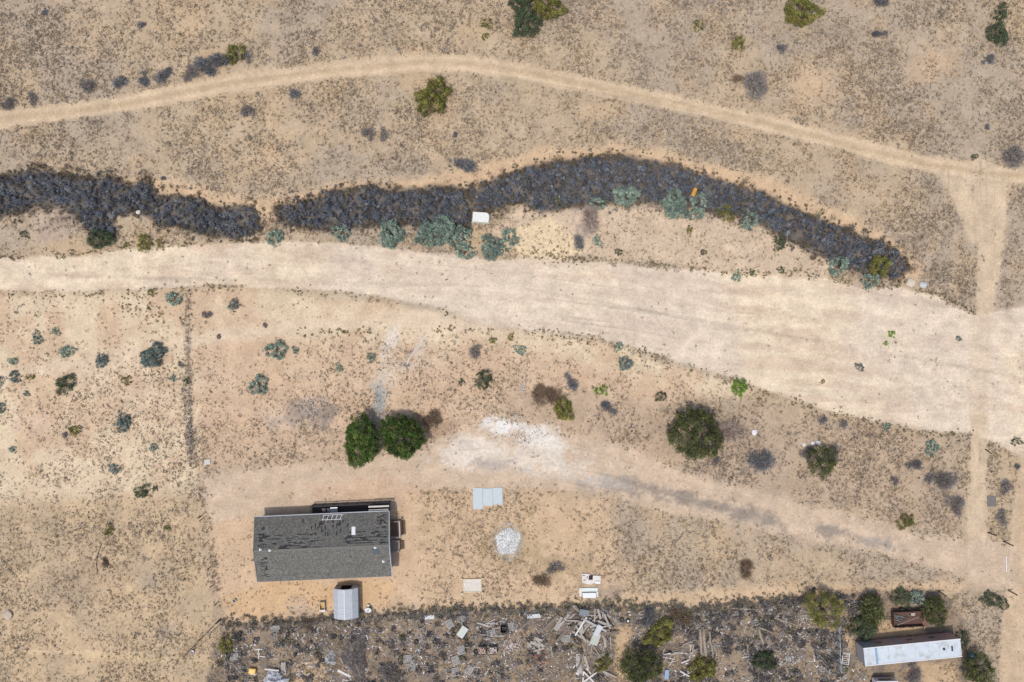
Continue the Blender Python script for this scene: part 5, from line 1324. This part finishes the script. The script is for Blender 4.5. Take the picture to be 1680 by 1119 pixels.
# corrugated sheet fence left of the long trailer
t = thing('sheet_fence', 'low fence of pale metal sheets left of the long white trailer', 'fence', (*W(1372, 1024), hz(*W(1372, 1024))))
o0 = Vector(t.location); ya, yb = 1024, 1098
for k in range(6):
    a = Vector((*W(1372+.4*k, ya+(yb-ya)*k/6), 0)); b = Vector((*W(1372+.4*(k+1), ya+(yb-ya)*(k+1)/6-.6), 0)); z = hz(a.x, a.y)
    MB().bar((a.x-o0.x, a.y-o0.y, z-o0.z+.5), (b.x-o0.x, b.y-o0.y, z-o0.z+.5), .05, 1.05).build('sheet', M_metal, t)
    MB().box(a.x-o0.x-.09, a.x-o0.x-.03, a.y-o0.y-.03, a.y-o0.y+.03, z-o0.z-.2, z-o0.z+1.1).build('post', M_post, t)
#PART3
# ------------------------------------------------------------------ scrap yard
_pal = {}
def pallet(px, py, a, label, lean=0.0, nsl=7, w=1.0, l=1.2):
    X, Y = W(px, py)
    t = thing('pallet', label, 'pallet', (X, Y, hz(X, Y)+.03), math.radians(a), 'pallets in the scrap yard')
    t.rotation_euler = (lean, 0, math.radians(a))
    key = (nsl, w, l)
    if key not in _pal:
        _pal[key] = (MB().box(-l/2, l/2, -.045, .045, 0, .022).mesh('slat', M_pal), MB().box(-.04, .04, -w/2, w/2, 0, .09).mesh('stringer', M_pal))
    sl_, st_ = _pal[key]
    for k in range(3): obj('stringer', st_, t, loc=((k-1)*(l/2-.05), 0, .026))
    for k in range(nsl): obj('slat', sl_, t, loc=(0, -w/2+.05+(w-.1)*k/(nsl-1), .12))
    for k in range(3): obj('slat', sl_, t, loc=(0, (k-1)*(w/2-.06), 0))
    return t
M_pal = mat('pallet_wood', K(180, 176, 170), .9, .2, 5, stain=K(150, 144, 138), stain_amt=.6)
for a in [(453,1030,4,'grey pallet leaning against the yard fence in the west corner',.25),(385,1076,4,'grey pallet lying alone at the west end of the scrap yard',0),
          (669,1079,6,'upper of two overlapping pallets in the west of the scrap yard',0),(675,1093,6,'lower of two overlapping pallets in the west of the scrap yard',0),
          (738,1022,-62,'tilted pallet beside the pale sheet near the fence',.1),(757,1015,2,'dark-shadowed pallet against the fence right of the tilted one',.05),
          (757,1066,-76,'large grey pallet below the pale sheet in the middle of the scrap yard',0),(748,1082,-70,'pallet half under the large grey one in the scrap yard',0),
          (748,1101,-80,'pallet near the bottom edge in the middle of the scrap yard',0),(770,1098,60,'small slatted pallet right of the one near the bottom edge',0),
          (841,1027,2,'pallet in a row by the fence right of the dark drum',0),(806,1038,12,'broken pallet left of the dark drum',.08),(928,1046,-6,'grey-blue pallet lying on the lumber pile',.1),
          (968,1117,-12,'pallet cut by the bottom edge below the lumber pile',0)]:
    pallet(a[0], a[1], a[2], a[3], a[4])
def tyre(px, py, label, r_=.32, lay=True, hub=None):
    X, Y = W(px, py); t = thing('tyre', label, 'tyre', (X, Y, hz(X, Y)+.03), 0, 'tyres in the scrap yard')
    MB().lathe([(r_*.55, .02), (r_*.9, 0), (r_, .05), (r_, .17), (r_*.9, .22), (r_*.55, .2), (r_*.5, .11), (r_*.55, .02)], 20).build('tread', M_tyre, t)
    if hub: MB().lathe([(0, .09), (r_*.45, .09), (r_*.52, .13), (r_*.45, .16), (0, .15)], 16).build('rim', hub, t)
for a in [(744,1040,'tyre lying left of the pale sheet'),(683,1052,'tyre lying by the bent pipes in the west of the scrap yard'),(766,1057,'tyre at the top end of the large grey pallet'),
          (780,1068,'tyre left of the two rubble boxes'),(549,1043,'tyre at the edge of the burnt heap'),(1020,1016,'tyre with dark hub beside the fence, left of a pair')]: tyre(*a)
tyre(1030, 1018, 'tyre with white hub beside the fence, right of a pair', hub=M_white)
M_board = mat('bleached_board', K(176, 168, 158), .9, .25, 4, stain=K(134, 124, 114), stain_amt=.6, stain_scale=2)
M_boardw = mat('white_board', K(222, 216, 208), .7, .12, 4)
M_boardd = mat('dark_board', K(128, 114, 102), .9, .3, 4)
_pm = {}
def plank(px, py, L, w, a, z, m_, label, group=None, tilt=0.0, th=.045, name='plank', cat='plank'):
    X, Y = W(px, py); key = (round(L, 1), round(w, 2), m_.name, th)
    if key not in _pm: _pm[key] = MB().box(-L/2, L/2, -w/2, w/2, 0, th).mesh(name, m_)
    o = obj(name, _pm[key], None, (X, Y, hz(X, Y)+z), (0, tilt, math.radians(a))); return tag(o, label, cat, group)
rr = random.Random(77)
def pile(n, x0, x1, y0, y1, Lr, wr, ang, ms, label, group, zmax=.6, name='plank', cat='plank'):
    for k in range(n):
        plank(rr.uniform(x0, x1), rr.uniform(y0, y1), rr.uniform(*Lr), rr.uniform(*wr), rr.gauss(*ang) if isinstance(ang, tuple) else rr.uniform(0, 180),
              .02+zmax*k/n, rr.choice(ms), label, group, rr.uniform(-.08, .08), name=name, cat=cat)
pile(26, 945, 1000, 1002, 1045, (1.4, 3.4), (.16, .36), None, [M_board, M_boardd, M_board], 'weathered board in the collapsed lumber heap by the yard fence', 'boards of the lumber heap', .7)
pile(14, 900, 935, 1012, 1042, (1.6, 3.2), (.2, .4), (55, 12), [M_board, M_board, M_boardd], 'grey board fanned out left of the collapsed lumber heap', 'boards left of the lumber heap', .35)
pile(10, 868, 895, 1045, 1066, (.9, 1.7), (.2, .4), (140, 25), [M_board], 'short board in the small heap above the red bricks', 'boards above the red bricks', .3)
pile(14, 970, 1004, 1050, 1075, (.8, 2.2), (.07, .14), None, [M_board, M_boardd], 'thin stick below the collapsed lumber heap', 'sticks below the lumber heap', .3)
pile(18, 945, 1000, 1090, 1117, (1.0, 2.4), (.12, .3), None, [M_board, M_boardd, M_boardw], 'board in the heap at the bottom edge under the lumber pile', 'boards at the bottom edge', .4)
pile(20, 1085, 1140, 1062, 1110, (.9, 2.2), (.07, .16), (35, 40), [M_boardw, M_board, M_board], 'pale splintered board in the tangle right of the round dark tree', 'boards of the splintered tangle', .5)
pile(12, 1080, 1135, 1030, 1060, (1.2, 2.6), (.06, .12), (25, 22), [M_board, M_boardd], 'long thin stick in the grey tangle below the yard fence', 'sticks of the grey tangle', .25)
pile(14, 770, 815, 1075, 1112, (.8, 2.0), (.14, .24), None, [M_board, M_boardd], 'loose board lying below the two rubble boxes', 'boards below the rubble boxes', .1)
pile(10, 660, 700, 1035, 1085, (1.0, 2.4), (.06, .1), (60, 25), [M_wood, M_board], 'thin bent stick near the tyre in the west of the scrap yard', 'sticks in the west of the scrap yard', .1)
pile(12, 790, 830, 1018, 1050, (.8, 1.6), (.12, .22), (10, 20), [M_board, M_pal], 'grey slat among the pallets by the fence', 'slats by the fence', .2)
pile(16, 1210, 1335, 1000, 1090, (.8, 2.0), (.06, .12), (-15, 40), [M_board, M_boardw], 'pale stick in the dead brush of the eastern scrap yard', 'sticks in the dead brush', .1)
for a in [(908,1078,4.6,.3,61,.12,M_boardd,'long dark board slanting down from the lumber pile'),(905,1068,1.5,.16,-80,.08,M_board,'pale short board crossing the long dark one'),
          (948,1080,1.4,.5,-88,.05,M_pal,'wide grey board on end of the board path, upper'),(951,1096,1.6,.55,-82,.05,M_pal,'wide grey board on the board path, lower'),
          (962,1086,1.9,.35,-72,.12,M_board,'pale board lying right of the board path'),(952,1024,3.0,.2,58,.78,M_boardw,'pale beam leaning across the left of the lumber pile'),
          (975,1022,3.6,.3,-28,.82,M_pal,'long pale beam on top of the lumber pile'),(953,1026,1.7,.5,-84,.74,M_board,'wide pale board in the middle of the lumber pile'),
          (995,1016,2.2,.25,-68,.7,M_board,'pale board at the right side of the lumber pile'),(466,1096,1.8,.65,-87,.1,M_pal,'wide grey board standing out in the west of the scrap yard'),
          (565,1104,2.0,.32,-27,.05,M_boardw,'white board below the burnt heap'),(530,1048,1.0,.22,28,.03,M_board,'pale board left of the burnt heap'),
          (509,1062,.7,.12,40,.03,M_boardw,'small white stick in the west of the scrap yard, upper'),(494,1071,.9,.12,18,.03,M_boardw,'small white stick in the west of the scrap yard, lower'),
          (491,1108,.9,.09,-35,.03,M_boardw,'white batten near the bottom edge, left'),(502,1106,1.4,.09,12,.03,M_boardw,'white batten near the bottom edge, right'),
          (425,1064,1.0,.14,0,.09,M_boardw,'crossbar of white pipe in the west corner'),(425,1072,1.4,.1,-88,.03,M_boardw,'upright of white pipe in the west corner'),(431,1076,1.0,.12,-10,.09,M_boardw,'lower white batten in the west corner'),
          (448,1096,2.0,.16,-6,.5,M_boardw,'white batten on the crumpled heap'),(1093,1105,1.3,.55,84,.3,M_blue,'pale blue board in the splintered tangle'),
          (388,1062,.8,.12,-40,.03,M_boardw,'white stick by the olive bush in the west corner'),(876,1010,1.9,.55,4,.1,M_metal,'pale metal sheet by the yard fence left of the lumber pile'),
          (958,1002,1.3,.8,-10,.75,mat('slate_panel', K(112,124,132), .6, .15, 4),'slate-blue panel at the top of the lumber pile'),(980,1030,1.5,.75,62,.86,M_metal,'pale sheet with dark gaps on the lumber pile'),
          (976,1046,1.7,1.1,70,.4,mat('greenish_sheet', K(186,190,178), .7, .12, 4),'greenish white sheet at the foot of the lumber pile'),(653,1062,.9,.5,60,.04,M_boardd,'tan board left of the two overlapping pallets'),
          (705,1012,1.3,.55,4,.06,M_metal,'grey metal sheet under the yard fence'),(1228,1100,.1,.1,0,0,M_board,'')]:
    if a[7]: plank(*a)
# pale sheet box, rubble boxes, crate, burnt heap, logs
cx, cy = W(759, 1035); t = thing('cabinet', 'pale green-grey sheet metal cabinet lying near the fence', 'cabinet', (cx, cy, hz(cx, cy)), math.radians(56))
MB().box(-.8, .8, -.5, .5, 0, .4).build('body', mat('pale_green_sheet', K(184, 190, 178), .5, .1, 3), t, bevel=.02)
MB().box(-.78, .78, -.48, -.2, .403, .43).build('drawer', M_metal, t); MB().box(-.3, .3, -.53, -.505, .2, .25).build('handle', M_dark, t)
for (px, lab, c) in ((791, 'box heaped with pinkish rubble, left of a pair', (206,170,150)), (809, 'box heaped with whitish rubble, right of a pair', (214,204,198))):
    cx, cy = W(px, 1064); t = thing('rubble_box', lab, 'box', (cx, cy, hz(cx, cy)), math.radians(rr.uniform(-8, 8)), 'rubble boxes')
    for (x0, x1, y0, y1) in ((-.55, .55, -.55, -.5), (-.55, .55, .5, .55), (-.55, -.5, -.495, .495), (.5, .55, -.495, .495)): MB().box(x0, x1, y0, y1, 0, .8).build('side', M_boardd, t)
    MB().box(-.495, .495, -.495, .495, 0, .05).build('bottom', M_boardd, t)
    MB().box(-.49, .49, -.49, .49, .055, .6).build('filling', mat('mortar', K(*c), .9, .2, 5, bump=.4), t)
    q = np.random.default_rng(px); n = 46
    stones('bricks', q.uniform(-.4, .4, n), q.uniform(-.4, .4, n), q.uniform(.6, .8, n), q.uniform(.08, .18, n), pick(q, n, [c, (232,224,216), (150,96,78)], [.5,.35,.15]), q, t)
cx, cy = W(416, 1099); t = thing('yellow_crate', 'yellow plastic crate with a pale base in the west of the scrap yard', 'crate', (cx, cy, hz(cx, cy)), math.radians(-6))
MB().box(-.5, .45, -.35, .4, .0, .5).build('body', mat('yellow_plastic', K(222,176,72), .5, .1, 4), t, bevel=.03); MB().box(-.42, .4, -.6, -.37, 0, .12).build('base', M_offw, t, bevel=.02); MB().box(-.38, .33, -.24, .29, .503, .53).build('lid', mat('yellow_lid', K(232,190,90), .5, .1, 4), t, bevel=.01)
cx, cy = W(826, 1030); t = thing('dark_drum', 'dark square bin between two pallets by the fence', 'bin', (cx, cy, hz(cx, cy)))
for (x0, x1, y0, y1) in ((-.4, .4, -.4, -.36), (-.4, .4, .36, .4), (-.4, -.36, -.355, .355), (.36, .4, -.355, .355)): MB().box(x0, x1, y0, y1, 0, .7).build('side', M_dark, t)
MB().box(-.355, .355, -.355, .355, 0, .05).build('bottom', M_dark, t)
M_log = mat('grey_log', K(168, 152, 134), .95, .3, 5, stain=K(120, 104, 92), stain_amt=.7, bump=.4)
for (x0, y0, x1, y1, r_, lab) in [(1146,1030,1150,1076,.22,'pale fallen trunk below the brown dead bush, left of three'),(1153,1030,1158,1075,.26,'thickest fallen trunk below the brown dead bush, middle of three'),
        (1163,1034,1170,1080,.16,'thin reddish fallen trunk below the brown dead bush, right of three'),(1243,1030,1252,1056,.2,'forked grey branch in the dead brush'),(1245,1028,1268,1038,.15,'curved pale branch touching the forked one in the dead brush'),
        (1268,1012,1306,1024,.14,'long pale branch lying under the yellow-green tree'),(1200,997,1246,999,.12,'thin pale branch along the top of the dead brush'),(575,1050,592,1110,.22,'charred dark trunk on the burnt heap')]:
    (xa, ya), (xb, yb) = W(x0, y0), W(x1, y1); P = [Vector((xa+(xb-xa)*f+rr.uniform(-.12, .12), ya+(yb-ya)*f, hz(xa, ya)+r_*.9)) for f in (0, .33, .66, 1)]
    o = MB().tube([p-Vector((xa, ya, 0)) for p in P], [r_, r_*.95, r_*.85, r_*.6], 8).build('log', M_log if 'charred' not in lab else M_boardd, None, smooth=True); o.location = (xa, ya, 0); tag(o, lab, 'log')
def heap(px, py, rx, ry, h, m_, label, name, cat, seed):
    X, Y = W(px, py); r = np.random.default_rng(seed); n, m = 26, 9; vs = [(0, 0, h)]
    out = 1+.2*np.sin(np.arange(n)*2*PI/n*3+seed)+r.normal(0, .08, n)
    for i in range(1, m+1):
        f = i/m
        for k in range(n):
            a = 2*PI*k/n; vs.append((f*out[k]*rx*S*math.cos(a), f*out[k]*ry*S*math.sin(a), h*(1-f**1.6)*(1+r.normal(0, .16))-.05*f))
    fs = [(0, 1+k, 1+(k+1) % n) for k in range(n)]+[(1+(i-1)*n+k, 1+i*n+k, 1+i*n+(k+1) % n, 1+(i-1)*n+(k+1) % n) for i in range(1, m) for k in range(n)]
    mb = MB(); mb.add(vs, fs); o = mb.build(name, m_, None); o.location = (X, Y, hz(X, Y)); return tag(o, label, cat)
heap(452, 1112, 20, 13, .8, mat('tarp', K(206,208,212), .6, .2, 2, stain=K(96,96,104), stain_amt=.9, stain_scale=1.6, bump=.6), 'crumpled whitish tarpaulin heap at the bottom edge', 'tarpaulin', 'tarpaulin', 3)
heap(543, 1079, 9, 12, .6, mat('rough_concrete', K(176,174,172), .9, .2, 4, bump=.4), 'grey lump of concrete at the edge of the burnt heap', 'concrete_lump', 'rock', 4)
heap(585, 1075, 22, 44, .55, mat('burnt_soil', K(84,76,72), .95, .4, 2, stain=K(150,142,136), stain_amt=.8, stain_scale=2.2, bump=.8), 'dark burnt heap of ash and waste in the scrap yard', 'burnt_heap', 'heap', 5)
cx, cy = W(1592, 1075); t = thing('basin', 'blue plastic basin at the east end of the long white trailer', 'basin', (cx, cy, hz(cx, cy)))
MB().lathe([(0, 0), (.42, 0), (.52, .3), (.56, .32), (.54, .34), (.5, .3), (.38, .05), (0, .05)], 20).build('bowl', mat('blue_plastic', K(52,104,150), .4, .1, 4), t); MB().lathe([(0, .1), (.15, .1), (.12, .3), (0, .32)], 10).build('pump', mat('pale_blue_plastic', K(176,206,220), .4, .1, 4), t)
cx, cy = W(1386, 1079); t = thing('bed_frame', 'white bed spring frame beside the pale metal fence', 'bed frame', (cx, cy, hz(cx, cy)), math.radians(-7))
for (x0, x1, y0, y1) in ((-.5, -.42, -.8, .8), (.42, .5, -.8, .8), (-.415, .415, .72, .8), (-.415, .415, -.8, -.72)): MB().box(x0, x1, y0, y1, .12, .2).build('rail', M_white, t)
for k in range(5): MB().box(-.415, .415, -.56+k*.27, -.50+k*.27, .14, .18).build('slat', M_offw, t)
for sx in (-1, 1):
    for sy in (-1, 1): MB().box(sx*.46-.03, sx*.46+.03, sy*.76-.03, sy*.76+.03, -.05, .118).build('leg', M_white, t)
# uncountable litter and dead brush over the scrap yard
r = np.random.default_rng(90); n = 7000
px, py = r.uniform(350, 1420, n), r.uniform(985, 1150, n)
keep = (sdf(junk, px, py) < -6) & (fbm(px, py, 40, 88, 3) > .36) & ~((px > 1004) & (px < 1036) & (py > 1022)); px, py = px[keep], py[keep]; n = len(px); X, Y = W(px, py)
L, wd, th_, an = r.uniform(.08, .5, n), r.uniform(.04, .16, n), r.uniform(.02, .1, n), r.uniform(0, PI, n)
bxs = np.array([[-1,-1,0],[1,-1,0],[1,1,0],[-1,1,0],[-1,-1,1],[1,-1,1],[1,1,1],[-1,1,1]], float)
v = bxs[None]*np.stack([L/2, wd/2, th_], -1)[:, None]; v[..., 2] += r.normal(0, .03, (n, 8))
ca, sa = np.cos(an)[:, None], np.sin(an)[:, None]
vv = np.stack([v[..., 0]*ca-v[..., 1]*sa+X[:, None], v[..., 0]*sa+v[..., 1]*ca+Y[:, None], v[..., 2]+grid_at(HF, X, Y)[:, None]+.03], -1).reshape(-1, 3)
f6 = np.array([(4,5,6,7),(0,1,5,4),(1,2,6,5),(2,3,7,6),(3,0,4,7)])
cols = pick(r, n, [(206,202,198),(166,160,154),(240,236,232),(112,100,90),(150,120,98),(96,96,102)], [.28,.32,.08,.14,.1,.08])
tag(obj('litter', np_mesh('litter', vv, (np.arange(n)[:, None, None]*8+f6[None]).reshape(-1, 4), M_scrub, np.repeat(cols, 8, 0))), 'small scraps of wood and rubbish strewn over the scrap yard', 'litter', kind='stuff')
n = 3600; px, py = r.uniform(360, 1420, n), r.uniform(970, 1140, n)
w_e = np.where(px > 1095, .9, .34); keep = (sdf(junk, px, py) < -2) & (r.random(n) < w_e) & (fbm(px, py, 34, 188, 3) > .42) & ~((px > 1385) & (py > 1010)) & ~((px > 1004) & (px < 1036) & (py > 1022)); px, py = px[keep], py[keep]; n = len(px); X, Y = W(px, py)
vv, cc = twig_clumps(X, Y, grid_at(HF, X, Y), r.uniform(.25, .7, n), r, 50, pick(r, n, [(150,142,134),(116,108,104),(182,174,166),(94,92,94),(112,108,84)], [.24,.28,.14,.26,.08]), (.2, .6), .5)
tag(obj('dead_brush', np_mesh('dead_brush', vv, np.arange(len(vv)).reshape(-1, 3), M_thick, cc)), 'grey dead brush and cut branches spread over the scrap yard', 'brush', kind='stuff')
n = 1100; px, py = r.uniform(360, 1340, n), np.zeros(n); py = np.interp(px, [356,560,700,860,1000,1130,1340], [1024,1014,1003,997,992,998,976])+r.normal(0, 6, n)
X, Y = W(px, py); vv, cc = twig_clumps(X, Y, grid_at(HF, X, Y), r.uniform(.15, .45, n), r, 34, pick(r, n, [(136,126,114),(112,106,104),(150,136,114),(118,120,100)], [.3,.3,.2,.2]), (.12, .34), .5)
tag(obj('fence_weeds', np_mesh('fence_weeds', vv, np.arange(len(vv)).reshape(-1, 3), M_thick, cc)), 'dark dead weeds along the yard fence', 'weeds', kind='stuff')
litter('rubble', 838, 1057, 26, 22, 200, (.06, .16), [(236,226,222),(206,180,172),(166,150,144)], [.5,.3,.2], 'white and pink rubble spill in the middle of the scrap yard')
litter('rubble', 886, 1076, 24, 22, 150, (.06, .16), [(176,112,96),(206,190,180),(150,90,76)], [.45,.3,.25], 'red brick rubble spill left of the long dark board')
litter('rubble', 580, 1050, 30, 50, 160, (.06, .18), [(232,230,228),(150,146,142),(64,62,64)], [.4,.3,.3], 'white and black waste on the burnt heap')
litter('rubble', 1300, 1080, 26, 26, 150, (.06, .16), [(226,224,222),(176,172,168),(96,92,92)], [.4,.35,.25], 'white broken pieces in the east of the scrap yard')
